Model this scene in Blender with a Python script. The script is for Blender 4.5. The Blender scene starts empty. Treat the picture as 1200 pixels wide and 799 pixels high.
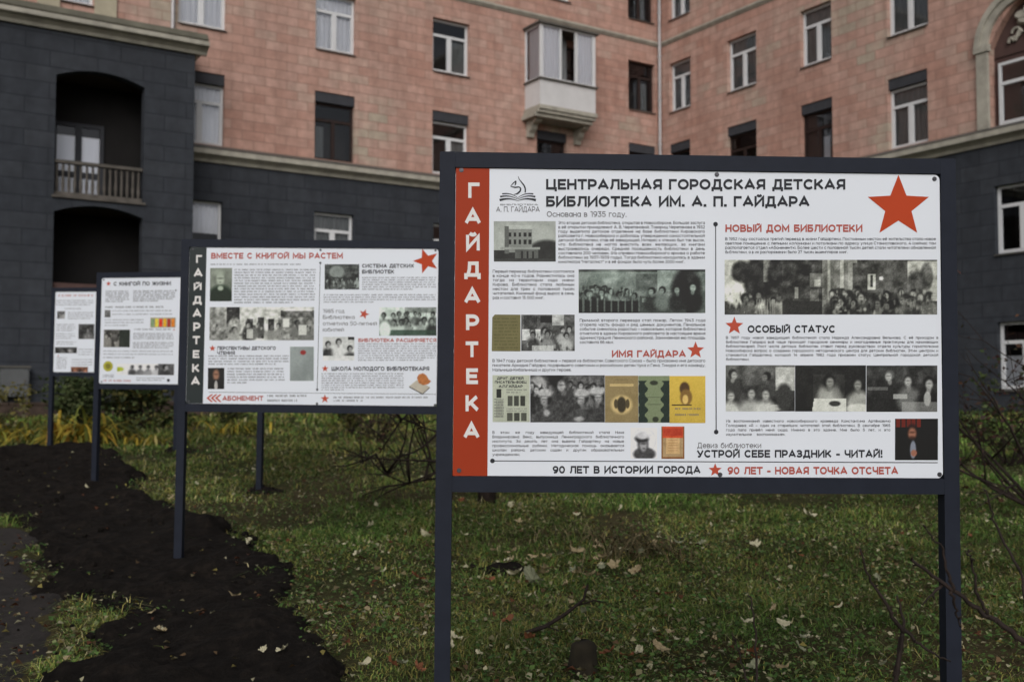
import bpy, math, random
import numpy as np
from mathutils import Vector, Matrix
R = math.radians
random.seed(7); rng = np.random.default_rng(7)
scn = bpy.context.scene
COL = scn.collection

# ------------------------------------------------------------------ camera, sky, sun, exposure
cam = bpy.data.cameras.new('camera'); camo = bpy.data.objects.new('camera', cam); COL.objects.link(camo)
camo.location = (0, 0, 1.45); camo.rotation_euler = (R(90 + 2.64), 0, 0)
cam.sensor_width = 36; cam.lens = 36.06; cam.clip_start = .05; cam.clip_end = 1000
cam.dof.use_dof = True; cam.dof.focus_distance = 3.4; cam.dof.aperture_fstop = 3.7
scn.camera = camo

SUN_EL, SUN_AZ = 34, 183            # bright patch of the overcast sky, behind the camera
w = bpy.data.worlds.new('World'); scn.world = w; w.use_nodes = True
nt = w.node_tree; nt.nodes.clear()
out = nt.nodes.new('ShaderNodeOutputWorld'); bg = nt.nodes.new('ShaderNodeBackground')
sky = nt.nodes.new('ShaderNodeTexSky'); sky.sky_type = 'NISHITA'; sky.sun_disc = False
sky.sun_elevation = R(SUN_EL); sky.sun_rotation = R(SUN_AZ); sky.air_density = 1.0; sky.dust_density = 6.0; sky.ozone_density = 1.0
hs = nt.nodes.new('ShaderNodeHueSaturation'); hs.inputs['Saturation'].default_value = .3
nt.links.new(sky.outputs[0], hs.inputs['Color']); nt.links.new(hs.outputs[0], bg.inputs[0])
bg.inputs[1].default_value = .10
nt.links.new(bg.outputs[0], out.inputs[0])
sun = bpy.data.lights.new('sun', 'SUN'); suno = bpy.data.objects.new('sun', sun); COL.objects.link(suno)
sun.energy = 1.2; sun.angle = R(60); sun.color = (1, .99, .975)
az = R(SUN_AZ)
sdir = Vector((math.sin(az) * math.cos(R(SUN_EL)), math.cos(az) * math.cos(R(SUN_EL)), math.sin(R(SUN_EL))))
suno.rotation_euler = sdir.to_track_quat('Z', 'Y').to_euler()
scn.view_settings.view_transform = 'Standard'; scn.view_settings.look = 'None'
scn.view_settings.exposure = -0.35; scn.view_settings.gamma = 1; scn.view_settings.use_curve_mapping = False
scn.cycles.max_bounces = 6; scn.cycles.transparent_max_bounces = 10
scn.cycles.sample_clamp_indirect = 4; scn.cycles.use_denoising = True

# ------------------------------------------------------------------ materials
def lin(c):
    c = np.asarray(c, float) / 255.
    return np.where(c <= .04045, c / 12.92, ((c + .055) / 1.055) ** 2.4)
class NT:
    def __init__(s, name):
        s.m = bpy.data.materials.new(name); s.m.use_nodes = True; s.t = s.m.node_tree
        s.b = s.t.nodes['Principled BSDF']
    def n(s, kind, **kw):
        nd = s.t.nodes.new('ShaderNode' + kind)
        for k, v in kw.items(): setattr(nd, k, v)
        return nd
    def l(s, a, b): s.t.links.new(a, b)
    def noise(s, scale, detail=4, coord='Object', rough=.55, stretch=None):
        tc = s.n('TexCoord'); nz = s.n('TexNoise'); nz.inputs['Scale'].default_value = scale
        nz.inputs['Detail'].default_value = detail; nz.inputs['Roughness'].default_value = rough
        if stretch:
            mp = s.n('Mapping'); mp.inputs['Scale'].default_value = stretch
            s.l(tc.outputs[coord], mp.inputs[0]); s.l(mp.outputs[0], nz.inputs['Vector'])
        else: s.l(tc.outputs[coord], nz.inputs['Vector'])
        return nz
    def ramp(s, src, stops):
        r = s.n('ValToRGB'); e = r.color_ramp.elements
        while len(e) < len(stops): e.new(.5)
        for q, (p, c) in zip(e, stops): q.position = p; q.color = (*c, 1)
        s.l(src, r.inputs[0]); return r
    def bump(s, src, strength, dist=.02):
        b = s.n('Bump'); b.inputs['Strength'].default_value = strength; b.inputs['Distance'].default_value = dist
        s.l(src, b.inputs['Height']); s.l(b.outputs[0], s.b.inputs['Normal']); return b
    def mix(s, f, a, b, blend='MIX'):
        m = s.n('Mix', data_type='RGBA', blend_type=blend)
        for i, v in ((0, f), (6, a), (7, b)):
            if hasattr(v, 'links'): s.l(v, m.inputs[i])
            else: m.inputs[i].default_value = v if i == 0 else (*v, 1)
        return m.outputs[2]
def mottled(name, c, rough=.7, var=.18, scale=6, bump=.15, spec=.3, stretch=None, metal=0):
    k = NT(name); nz = k.noise(scale, 6, stretch=stretch); c = np.array(c)
    r = k.ramp(nz.outputs[0], [(.3, tuple(c * (1 - var))), (.7, tuple(c * (1 + var)))])
    k.l(r.outputs[0], k.b.inputs['Base Color']); k.b.inputs['Roughness'].default_value = rough
    k.b.inputs['Specular IOR Level'].default_value = spec; k.b.inputs['Metallic'].default_value = metal
    if bump: k.bump(nz.outputs[0], bump, .01)
    return k.m
M = {}
def blocks(name, bw, bh, mortar, stops, mort_c, big=None, rough=.85):
    k = NT(name); uv = k.n('UVMap'); bt = k.n('TexBrick'); k.l(uv.outputs[0], bt.inputs['Vector'])
    bt.offset = .5; bt.inputs['Scale'].default_value = 1; bt.inputs['Brick Width'].default_value = bw
    bt.inputs['Row Height'].default_value = bh; bt.inputs['Mortar Size'].default_value = mortar
    bt.inputs['Mortar Smooth'].default_value = .3
    bt.inputs['Color1'].default_value = (0, 0, 0, 1); bt.inputs['Color2'].default_value = (1, 1, 1, 1); bt.inputs['Mortar'].default_value = (.5, .5, .5, 1)
    nz = k.n('TexNoise'); nz.inputs['Scale'].default_value = .35; nz.inputs['Detail'].default_value = 3; k.l(uv.outputs[0], nz.inputs['Vector'])
    fin = k.n('TexNoise'); fin.inputs['Scale'].default_value = 3.5; fin.inputs['Detail'].default_value = 6; k.l(uv.outputs[0], fin.inputs['Vector'])
    col = k.ramp(bt.outputs['Color'], stops).outputs[0]
    if big:
        # block value pushed towards the beige end where the large noise is high
        ad = k.n('Math', operation='MULTIPLY_ADD'); k.l(nz.outputs[0], ad.inputs[0]); ad.inputs[1].default_value = 2.2; ad.inputs[2].default_value = -.95
        sm = k.n('Math', operation='MULTIPLY_ADD'); k.l(bt.outputs['Color'], sm.inputs[0]); sm.inputs[1].default_value = .62; k.l(ad.outputs[0], sm.inputs[2])
        col = k.ramp(sm.outputs[0], stops).outputs[0]
    mr = k.n('MapRange'); k.l(fin.outputs[0], mr.inputs[0]); mr.inputs[1].default_value = .25; mr.inputs[2].default_value = .75; mr.inputs[3].default_value = .8; mr.inputs[4].default_value = 1.15
    mp = k.n('Mapping'); mp.inputs['Scale'].default_value = (1.1, .13, 1); k.l(uv.outputs[0], mp.inputs[0])
    sk = k.n('TexNoise'); sk.inputs['Scale'].default_value = 1.6; sk.inputs['Detail'].default_value = 6; sk.inputs['Roughness'].default_value = .65; k.l(mp.outputs[0], sk.inputs['Vector'])
    ms = k.n('MapRange'); k.l(sk.outputs[0], ms.inputs[0]); ms.inputs[1].default_value = .3; ms.inputs[2].default_value = .62; ms.inputs[3].default_value = .80; ms.inputs[4].default_value = 1.04
    mm = k.n('Math', operation='MULTIPLY'); k.l(mr.outputs[0], mm.inputs[0]); k.l(ms.outputs[0], mm.inputs[1])
    hv = k.n('HueSaturation'); k.l(col, hv.inputs['Color']); k.l(mm.outputs[0], hv.inputs['Value'])
    c2 = k.mix(bt.outputs['Fac'], hv.outputs[0], mort_c)
    k.l(c2, k.b.inputs['Base Color']); k.b.inputs['Roughness'].default_value = rough; k.b.inputs['Specular IOR Level'].default_value = .2
    inv = k.n('Math', operation='SUBTRACT'); inv.inputs[0].default_value = 1; k.l(bt.outputs['Fac'], inv.inputs[1])
    a2 = k.n('Math', operation='MULTIPLY_ADD'); k.l(fin.outputs[0], a2.inputs[0]); a2.inputs[1].default_value = .35; k.l(inv.outputs[0], a2.inputs[2])
    k.bump(a2.outputs[0], .6, .012)
    return k.m
M['pink'] = blocks('pink_block_facing', .68, .285, .011,
    [(.0, (.44, .254, .203)), (.3, (.48, .293, .238)), (.55, (.50, .318, .264)), (.8, (.48, .336, .278)), (1, (.445, .37, .297))], (.29, .182, .146), big=True)
M['dark'] = blocks('slate_painted_block', 1.15, .42, .012,
    [(0, (.038, .043, .053)), (1, (.046, .051, .061))], (.022, .025, .032))
M['stone'] = mottled('cornice_stone', (.37, .35, .30), .85, .22, 3, .3)
M['shade_stone'] = mottled('shaded_balustrade', (.10, .09, .08), .9, .3, 4, .3)  # balustrade stone with the loggia's shade put into its colour
M['beige'] = mottled('beige_render', (.40, .36, .27), .85, .15, 2, .2)
M['slate'] = mottled('lintel_panel', (.045, .047, .055), .8, .12, 4, .1)
M['pvc'] = mottled('white_window_plastic', (.66, .67, .69), .4, .05, 2, 0)
M['brown'] = mottled('brown_painted_wood', (.026, .015, .013), .55, .2, 5, .1)
M['maroon'] = mottled('maroon_render', (.085, .05, .045), .85, .15, 3, .2)
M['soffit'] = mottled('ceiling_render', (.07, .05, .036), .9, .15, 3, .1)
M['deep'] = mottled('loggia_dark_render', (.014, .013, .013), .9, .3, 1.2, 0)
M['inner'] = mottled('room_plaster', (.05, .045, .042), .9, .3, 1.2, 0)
M['curtain'] = mottled('curtain_and_sky_reflection', (.86, .86, .92), .9, .05, 3, 0, stretch=(9, 9, .4))  # pale bluish cloth, also standing in for sky reflected in window glass
M['lace'] = mottled('grey_curtain', (.22, .23, .24), .9, .35, 3, 0, stretch=(14, 14, .4))
M['pipe'] = mottled('galvanised_pipe', (.42, .41, .42), .45, .15, 2, 0, metal=.3)
M['lead'] = mottled('sheet_metal_flashing', (.10, .095, .085), .6, .2, 3, 0)
M['olive_lead'] = mottled('weathered_roof_edge', (.115, .11, .085), .75, .25, 2, 0)
M['frame'] = mottled('slate_powder_coat', (.0165, .0200, .031), .55, .10, 18, .05, spec=.13)
M['cabinet'] = mottled('grey_painted_steel', (.10, .105, .11), .6, .15, 4, 0)
M['edging'] = mottled('brown_brick_edging', (.055, .038, .03), .9, .35, 6, .4)
M['siding'] = mottled('white_balcony_cladding', (.62, .62, .63), .6, .06, 2, 0)
M['print_white'] = mottled('print_white', (.735, .775, .845), .5, .015, 2, 0, spec=.4)
M['ink'] = mottled('print_black', (.022, .024, .032), .6, .05, 3, 0)
M['ink_grey'] = mottled('print_grey', (.13, .13, .14), .6, .05, 3, 0)
M['ink_red'] = mottled('print_red', (.48, .07, .035), .55, .05, 3, 0)
M['ink_dullred'] = mottled('print_dull_red', (.42, .09, .07), .55, .05, 3, 0)
M['ink_orange'] = mottled('print_orange_red', (.335, .040, .0125), .5, .05, 2, 0, spec=.12)
M['ink_star'] = mottled('print_star_red', (.46, .058, .018), .5, .05, 2, 0, spec=.12)
M['ink_green'] = mottled('print_dark_green', (.016, .024, .025), .5, .1, 2, 0)
M['strip_white'] = mottled('print_strip_letter', (.74, .72, .71), .5, .02, 3, 0)
M['screw'] = mottled('screw_steel', (.07, .07, .08), .4, .3, 60, 0, metal=.5)
M['bark'] = mottled('dark_wet_bark', (.024, .019, .016), .85, .4, 12, .5)
M['twig'] = mottled('wet_twig', (.022, .0145, .012), .85, .4, 20, .3)
M['moss'] = mottled('rotten_wood', (.022, .018, .011), .95, .5, 14, .6)
def vcol(name, rough=.7, spec=.25, mul=None, trans=0):
    k = NT(name); a = k.n('VertexColor', layer_name='Col'); src = a.outputs[0]
    k.l(src, k.b.inputs['Base Color']); k.b.inputs['Roughness'].default_value = rough; k.b.inputs['Specular IOR Level'].default_value = spec
    if trans:
        tr = k.n('BsdfTranslucent'); k.l(src, tr.inputs[0]); mx = k.n('MixShader'); mx.inputs[0].default_value = trans
        k.l(k.b.outputs[0], mx.inputs[1]); k.l(tr.outputs[0], mx.inputs[2]); k.l(mx.outputs[0], k.t.nodes['Material Output'].inputs[0])
    return k.m
M['photo'] = vcol('printed_photograph', .5, .35)
M['leafc'] = vcol('foliage', .65, .25, trans=.25)
M['grass'] = vcol('grass_blade', .6, .25, trans=.2)
k = NT('window_glass')
gl = k.n('BsdfGlossy'); gl.inputs['Roughness'].default_value = .02; gl.inputs['Color'].default_value = (.9, .93, 1, 1)
tr = k.n('BsdfTransparent'); tr.inputs[0].default_value = (.97, .985, .98, 1)
fr = k.n('Fresnel'); fr.inputs[0].default_value = 1.5
ma = k.n('Math', operation='MULTIPLY_ADD'); k.l(fr.outputs[0], ma.inputs[0]); ma.inputs[1].default_value = 1.25; ma.inputs[2].default_value = .02
mx = k.n('MixShader'); k.l(ma.outputs[0], mx.inputs[0]); k.l(tr.outputs[0], mx.inputs[1]); k.l(gl.outputs[0], mx.inputs[2])
k.l(mx.outputs[0], k.t.nodes['Material Output'].inputs[0]); M['glass'] = k.m
# soil, turf base, path
k = NT('black_soil'); nz = k.noise(13, 10, rough=.75); n2 = k.noise(1.3, 3)
r = k.ramp(nz.outputs[0], [(.28, (.0045, .0036, .0032)), (.5, (.013, .0105, .009)), (.64, (.027, .021, .017)), (.78, (.055, .043, .034))])
k.l(r.outputs[0], k.b.inputs['Base Color']); k.b.inputs['Roughness'].default_value = .95; k.b.inputs['Specular IOR Level'].default_value = .12
k.bump(nz.outputs[0], 1.0, .06); M['soil'] = k.m
k = NT('turf_floor'); nz = k.noise(14, 8, rough=.7); n2 = k.noise(.7, 4)
r = k.ramp(nz.outputs[0], [(.3, (.014, .014, .007)), (.55, (.045, .046, .017)), (.75, (.10, .088, .04))])
r2 = k.ramp(n2.outputs[0], [(.42, (.035, .042, .016)), (.6, (.075, .055, .032))])
k.l(k.mix(.5, r.outputs[0], r2.outputs[0]), k.b.inputs['Base Color']); k.b.inputs['Roughness'].default_value = .95
k.b.inputs['Specular IOR Level'].default_value = .1; k.bump(nz.outputs[0], .8, .03); M['turf'] = k.m
k = NT('trodden_path'); nz = k.noise(22, 10, rough=.78); n2 = k.noise(2.2, 7, rough=.7)
r = k.ramp(nz.outputs[0], [(.3, (.009, .007, .006)), (.55, (.026, .020, .018)), (.75, (.07, .054, .046))])
r2 = k.ramp(n2.outputs[0], [(.4, (.012, .009, .006)), (.6, (.034, .027, .025))])
k.l(k.mix(.5, r.outputs[0], r2.outputs[0]), k.b.inputs['Base Color']); k.b.inputs['Roughness'].default_value = .9
k.bump(nz.outputs[0], 1.0, .03); M['path'] = k.m

# ------------------------------------------------------------------ object helpers
def link(name, me, mat=None, parent=None):
    o = bpy.data.objects.new(name, me); COL.objects.link(o)
    if mat is not None:
        for q in (mat if isinstance(mat, (list, tuple)) else [mat]): me.materials.append(M[q] if isinstance(q, str) else q)
    if parent is not None: o.parent = parent
    return o
def tag(o, label=None, cat=None, group=None, kind=None):
    for k_, v in (('label', label), ('category', cat), ('group', group), ('kind', kind)):
        if v: o[k_] = v
    return o
def empty(name, loc=(0, 0, 0), rot=(0, 0, 0), label=None, cat=None, group=None):
    o = bpy.data.objects.new(name, None); COL.objects.link(o); o.location = loc; o.rotation_euler = rot
    o.empty_display_size = .2
    return tag(o, label, cat, group)
class MB:
    def __init__(s): s.v = []; s.f = []; s.uv = []; s.mi = []
    def quad(s, pts, uv=None, mi=0):
        b = len(s.v); s.v += [tuple(p) for p in pts]; s.f.append(tuple(range(b, b + len(pts)))); s.uv.append(uv or [(0, 0)] * len(pts)); s.mi.append(mi)
    def box(s, F, a0, a1, d0, d1, z0, z1, mi=0):
        P = lambda a, d, z: F(a, d, z)
        for q, u in ((((a0, d1, z0), (a1, d1, z0), (a1, d1, z1), (a0, d1, z1)), 0), (((a1, d0, z0), (a0, d0, z0), (a0, d0, z1), (a1, d0, z1)), 0),
                  (((a0, d0, z0), (a0, d1, z0), (a0, d1, z1), (a0, d0, z1)), 1), (((a1, d1, z0), (a1, d0, z0), (a1, d0, z1), (a1, d1, z1)), 1),
                  (((a0, d1, z1), (a1, d1, z1), (a1, d0, z1), (a0, d0, z1)), 2), (((a0, d0, z0), (a1, d0, z0), (a1, d1, z0), (a0, d1, z0)), 2)):
            s.quad([P(*c) for c in q], [(c[0], c[2]) if u == 0 else ((c[1], c[2]) if u == 1 else (c[0], c[1])) for c in q], mi)
    def extrude(s, F, prof, a0, a1, mi=0):
        # profile [(d, z)...] closed, swept along a
        n = len(prof)
        for i in range(n):
            (d, z), (d2, z2) = prof[i], prof[(i + 1) % n]
            s.quad([F(a0, d, z), F(a1, d, z), F(a1, d2, z2), F(a0, d2, z2)], [(a0, z), (a1, z), (a1, z2), (a0, z2)], mi)
        s.quad([F(a0, d, z) for d, z in prof], [(d, z) for d, z in prof], mi); s.quad([F(a1, d, z) for d, z in prof[::-1]], [(d, z) for d, z in prof[::-1]], mi)
    def tube(s, pts, rad, n=6, cap=True):
        pts = [Vector(p) for p in pts]; b = len(s.v); u = None
        for i, p in enumerate(pts):
            d = (pts[min(i + 1, len(pts) - 1)] - pts[max(i - 1, 0)]); d = d.normalized() if d.length > 1e-9 else Vector((0, 0, 1))
            if u is None: u = d.orthogonal().normalized()
            else: u = (u - d * u.dot(d)); u = u.normalized() if u.length > 1e-6 else d.orthogonal().normalized()
            v = d.cross(u); r = rad[i] if hasattr(rad, '__len__') else rad
            for j in range(n):
                a = 2 * math.pi * j / n; s.v.append(tuple(p + (u * math.cos(a) + v * math.sin(a)) * r))
        for i in range(len(pts) - 1):
            for j in range(n):
                a, c = b + i * n + j, b + i * n + (j + 1) % n
                s.f.append((a, c, c + n, a + n)); s.uv.append([(0, 0)] * 4); s.mi.append(0)
        if cap:
            for q in (tuple(range(b, b + n))[::-1], tuple(range(b + (len(pts) - 1) * n, b + len(pts) * n))): s.f.append(q); s.uv.append([(0, 0)] * n); s.mi.append(0)
    def build(s, name, mat, parent=None, smooth=False, colors=None):
        me = bpy.data.meshes.new(name); me.from_pydata(s.v, [], s.f)
        ul = me.uv_layers.new(name='UVMap'); ul.data.foreach_set('uv', np.array([c for q in s.uv for c in q], 'f').ravel())
        me.polygons.foreach_set('material_index', s.mi)
        if smooth: me.polygons.foreach_set('use_smooth', [True] * len(s.f))
        if colors is not None:
            ca = me.color_attributes.new('Col', 'FLOAT_COLOR', 'POINT'); c = np.ones((len(s.v), 4), 'f'); c[:, :3] = colors; ca.data.foreach_set('color', c.ravel())
        me.update(); return link(name, me, mat, parent)
def raw_mesh(name, V, Fq, mat, parent=None, colors=None, smooth=False, k=4):
    me = bpy.data.meshes.new(name); V = np.asarray(V, 'f'); Fq = np.asarray(Fq, 'i')
    me.vertices.add(len(V)); me.vertices.foreach_set('co', V.ravel())
    me.loops.add(Fq.size); me.loops.foreach_set('vertex_index', Fq.ravel())
    me.polygons.add(len(Fq)); me.polygons.foreach_set('loop_start', np.arange(len(Fq), dtype='i') * Fq.shape[1])
    if smooth: me.polygons.foreach_set('use_smooth', np.ones(len(Fq), bool))
    if colors is not None:
        ca = me.color_attributes.new('Col', 'FLOAT_COLOR', 'POINT'); c = np.ones((len(V), 4), 'f'); c[:, :3] = colors; ca.data.foreach_set('color', c.ravel())
    me.update(calc_edges=True); me.validate(); return link(name, me, mat, parent)

# ------------------------------------------------------------------ terrain height and masks
def hashn(ix, iy, s):
    h = (ix.astype(np.int64) * 374761393 + iy.astype(np.int64) * 668265263 + s * 974634777) & 0xffffffff
    h = ((h ^ (h >> 13)) * 1274126177) & 0xffffffff
    return ((h ^ (h >> 16)) & 0xffff) / 65535.
def vn(x, y, f, s=0):
    x = np.asarray(x, float) * f; y = np.asarray(y, float) * f
    ix, iy = np.floor(x), np.floor(y); fx, fy = x - ix, y - iy; fx = fx * fx * (3 - 2 * fx); fy = fy * fy * (3 - 2 * fy)
    a, b, c, d = hashn(ix, iy, s), hashn(ix + 1, iy, s), hashn(ix, iy + 1, s), hashn(ix + 1, iy + 1, s)
    return (a * (1 - fx) + b * fx) * (1 - fy) + (c * (1 - fx) + d * fx) * fy
def fbm(x, y, f, s=0, o=4): return sum(vn(x, y, f * 2 ** i, s + i) * .5 ** i for i in range(o)) / (2 - .5 ** (o - 1))
def base_z(y):
    y = np.asarray(y, float)
    return np.where(y < 12, .053 * np.maximum(y, -3), .636 + .144 * (1 - np.exp(-np.maximum(y - 12, 0) * .053 / .144)))
def gz(x, y):
    return base_z(y) + (fbm(x, y, .5, 3, 3) - .5) * .10 + (fbm(x, y, 3, 9, 2) - .5) * .03
def sdist(x, y, poly):      # signed distance, positive inside
    x = np.asarray(x, float); y = np.asarray(y, float); d = np.full(x.shape, 1e9); ins = np.zeros(x.shape, bool); n = len(poly)
    for i in range(n):
        (x0, y0), (x1, y1) = poly[i], poly[(i + 1) % n]; ex, ey = x1 - x0, y1 - y0
        t = np.clip(((x - x0) * ex + (y - y0) * ey) / (ex * ex + ey * ey), 0, 1)
        d = np.minimum(d, np.hypot(x - x0 - t * ex, y - y0 - t * ey))
        c = ((y0 > y) != (y1 > y)) & (x < (x1 - x0) * (y - y0) / (y1 - y0 + 1e-12) + x0); ins ^= c
    return np.where(ins, d, -d)
SOIL = [(-.62, 3), (-.75, 4.33), (-.92, 4.98), (-1.22, 5.7), (-1.48, 6.42), (-1.85, 7.35), (-2.26, 7.94), (-2.77, 8.39), (-3.25, 9.04), (-3.7, 10.2), (-4.3, 11.4), (-4.95, 12.75), (-7, 12.95), (-8.8, 12.7),
        (-7.4, 11.0), (-5.6, 9.8), (-4.16, 8.39), (-3.1, 6.87), (-2.63, 5.7), (-2.0, 5.2), (-1.88, 4.33), (-1.6, 3)]
PATH = [(-1.55, 2.5), (-1.85, 4.2), (-2.4, 5.6), (-3.0, 6.8), (-4.3, 8.4), (-6.2, 9.7), (-9, 11), (-14, 12), (-14, 2.5)]
PATCH = [((.0, 6.3), .26, .15), ((-2.27, 9.42), .24, .14), ((-4.07, 12.6), .3, .2)]
def soil_m(x, y):
    d = sdist(x, y, SOIL) + (fbm(x, y, 2.2, 21, 3) - .5) * .42 + (vn(x, y, 14, 5) - .5) * .07 + (vn(x, y, 31, 8) - .5) * .05
    for (cx, cy), rx, ry in PATCH:
        e = 1 - np.hypot((x - cx) / rx, (y - cy) / ry)
        d = np.maximum(d, e * min(rx, ry) * .7 + (fbm(x, y, 6, 31, 2) - .5) * .11 - .02)
    return d
def path_m(x, y): return sdist(x, y, PATH) + (fbm(x, y, 1.8, 41, 3) - .5) * .7

# ------------------------------------------------------------------ ground sheets
def axis(lo, hi, fine0, fine1, fs, cs):
    a = list(np.arange(fine0, fine1, fs)); s = fs; x = fine1
    while x < hi: a.append(x); s = min(s * 1.25, cs); x += s
    a.append(hi); s = fs; x = fine0; b = []
    while x > lo: s = min(s * 1.25, cs); x -= s; b.append(max(x, lo))
    return np.array(b[::-1] + a)
gx, gy = axis(-200, 200, -8, 8, .12, 14), axis(-120, 260, 2, 14, .12, 14)
X, Y = np.meshgrid(gx, gy); Z = gz(X, Y); ny, nx = X.shape
idx = np.arange(nx * ny).reshape(ny, nx)
Fq = np.stack([idx[:-1, :-1], idx[:-1, 1:], idx[1:, 1:], idx[1:, :-1]], -1).reshape(-1, 4)
g = raw_mesh('ground', np.stack([X, Y, Z], -1).reshape(-1, 3), Fq, 'turf', smooth=True); tag(g, kind='structure')
def sheet(name, mat, mask, x0, x1, y0, y1, st, lift, rough_amp, fq):
    xs, ys = np.arange(x0, x1, st), np.arange(y0, y1, st); X, Y = np.meshgrid(xs, ys); m = mask(X, Y)
    t = np.clip((m + .06) / .14, 0, 1); t = t * t * (3 - 2 * t)
    Z = gz(X, Y) - .03 + t * (.03 + lift) + t * (np.maximum(fbm(X, Y, fq, 51, 4) - .42, -.02) * rough_amp + np.maximum(fbm(X, Y, fq * .45, 57, 2) - .55, 0) * rough_amp * 1.5)
    ny, nx = X.shape; idx = np.arange(nx * ny).reshape(ny, nx)
    keep = (m > -.1); kf = keep[:-1, :-1] | keep[1:, 1:] | keep[:-1, 1:] | keep[1:, :-1]
    Fq = np.stack([idx[:-1, :-1], idx[:-1, 1:], idx[1:, 1:], idx[1:, :-1]], -1)[kf]
    u, inv = np.unique(Fq, return_inverse=True)
    return tag(raw_mesh(name, np.stack([X, Y, Z], -1).reshape(-1, 3)[u], inv.reshape(-1, 4), mat, smooth=True), kind='structure')
sheet('soil_path', 'soil', soil_m, -9.5, 1.8, 3, 13.6, .03, .030, .15, 5)
sheet('trodden_path', 'path', lambda x, y: np.minimum(path_m(x, y), -soil_m(x, y) + .12), -9.5, -1.2, 3, 12, .04, .008, .06, 6)

# ------------------------------------------------------------------ the apartment block (local frame: x along the long facade, -y outward)
BROT = R(90 - 57.3); BZ = .75; BC = Vector((5.709, 39.03, 0))
bld = empty('apartment_building', BC, (0, 0, BROT), 'pink block apartment building with slate grey lower storeys, an inner corner and a glazed balcony', 'building')
FM = lambda a, d, z: (a, -d, z)                # long facade
FR = lambda a, d, z: (-d, -a, z)               # facade at right angles on the right
WO = 1.6
FW = lambda a, d, z: (a, -(WO + d), z)         # projecting slate wing on the left
def wall(name, F, t0, t1, z0, z1, holes, mat, rev=.22, arch=()):
    mb = MB(); xs = sorted({t0, t1, *[h[0] for h in holes], *[h[1] for h in holes]}); zs = sorted({z0, z1, *[h[2] for h in holes], *[h[3] for h in holes]})
    for i in range(len(xs) - 1):
        for j in range(len(zs) - 1):
            a, b, c, d = xs[i], xs[i + 1], zs[j], zs[j + 1]; m = ((a + b) / 2, (c + d) / 2)
            if any(h[0] < m[0] < h[1] and h[2] < m[1] < h[3] for h in holes): continue
            mb.quad([F(a, 0, c), F(b, 0, c), F(b, 0, d), F(a, 0, d)], [(a, c), (b, c), (b, d), (a, d)])
    for h in holes:
        a, b, c, d = h[:4]; r_ = h[4] if len(h) > 4 else rev; rise = h[5] if len(h) > 5 else 0; sp = d - rise
        for p, q in (((a, c), (a, sp)), ((b, sp), (b, c)), ((b, c), (a, c))):
            mb.quad([F(p[0], 0, p[1]), F(q[0], 0, q[1]), F(q[0], -r_, q[1]), F(p[0], -r_, p[1])], [(p[0], p[1]), (q[0], q[1]), (q[0] + r_, q[1]), (p[0] + r_, p[1])])
        n = 14 if rise else 1
        arc = [(a + (b - a) * i / n, sp + rise * (1 - (2 * i / n - 1) ** 2) if rise else d) for i in range(n + 1)]
        for p, q in zip(arc[:-1], arc[1:]):
            mb.quad([F(p[0], 0, p[1]), F(p[0], -r_, p[1]), F(q[0], -r_, q[1]), F(q[0], 0, q[1])], [(p[0], p[1]), (p[0], p[1] + r_), (q[0], q[1] + r_), (q[0], q[1])])
            if rise: mb.quad([F(p[0], 0, p[1]), F(q[0], 0, q[1]), F(q[0], 0, d), F(p[0], 0, d)], [p, q, (q[0], d), (p[0], d)])
    return mb.build(name, mat, bld)
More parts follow.
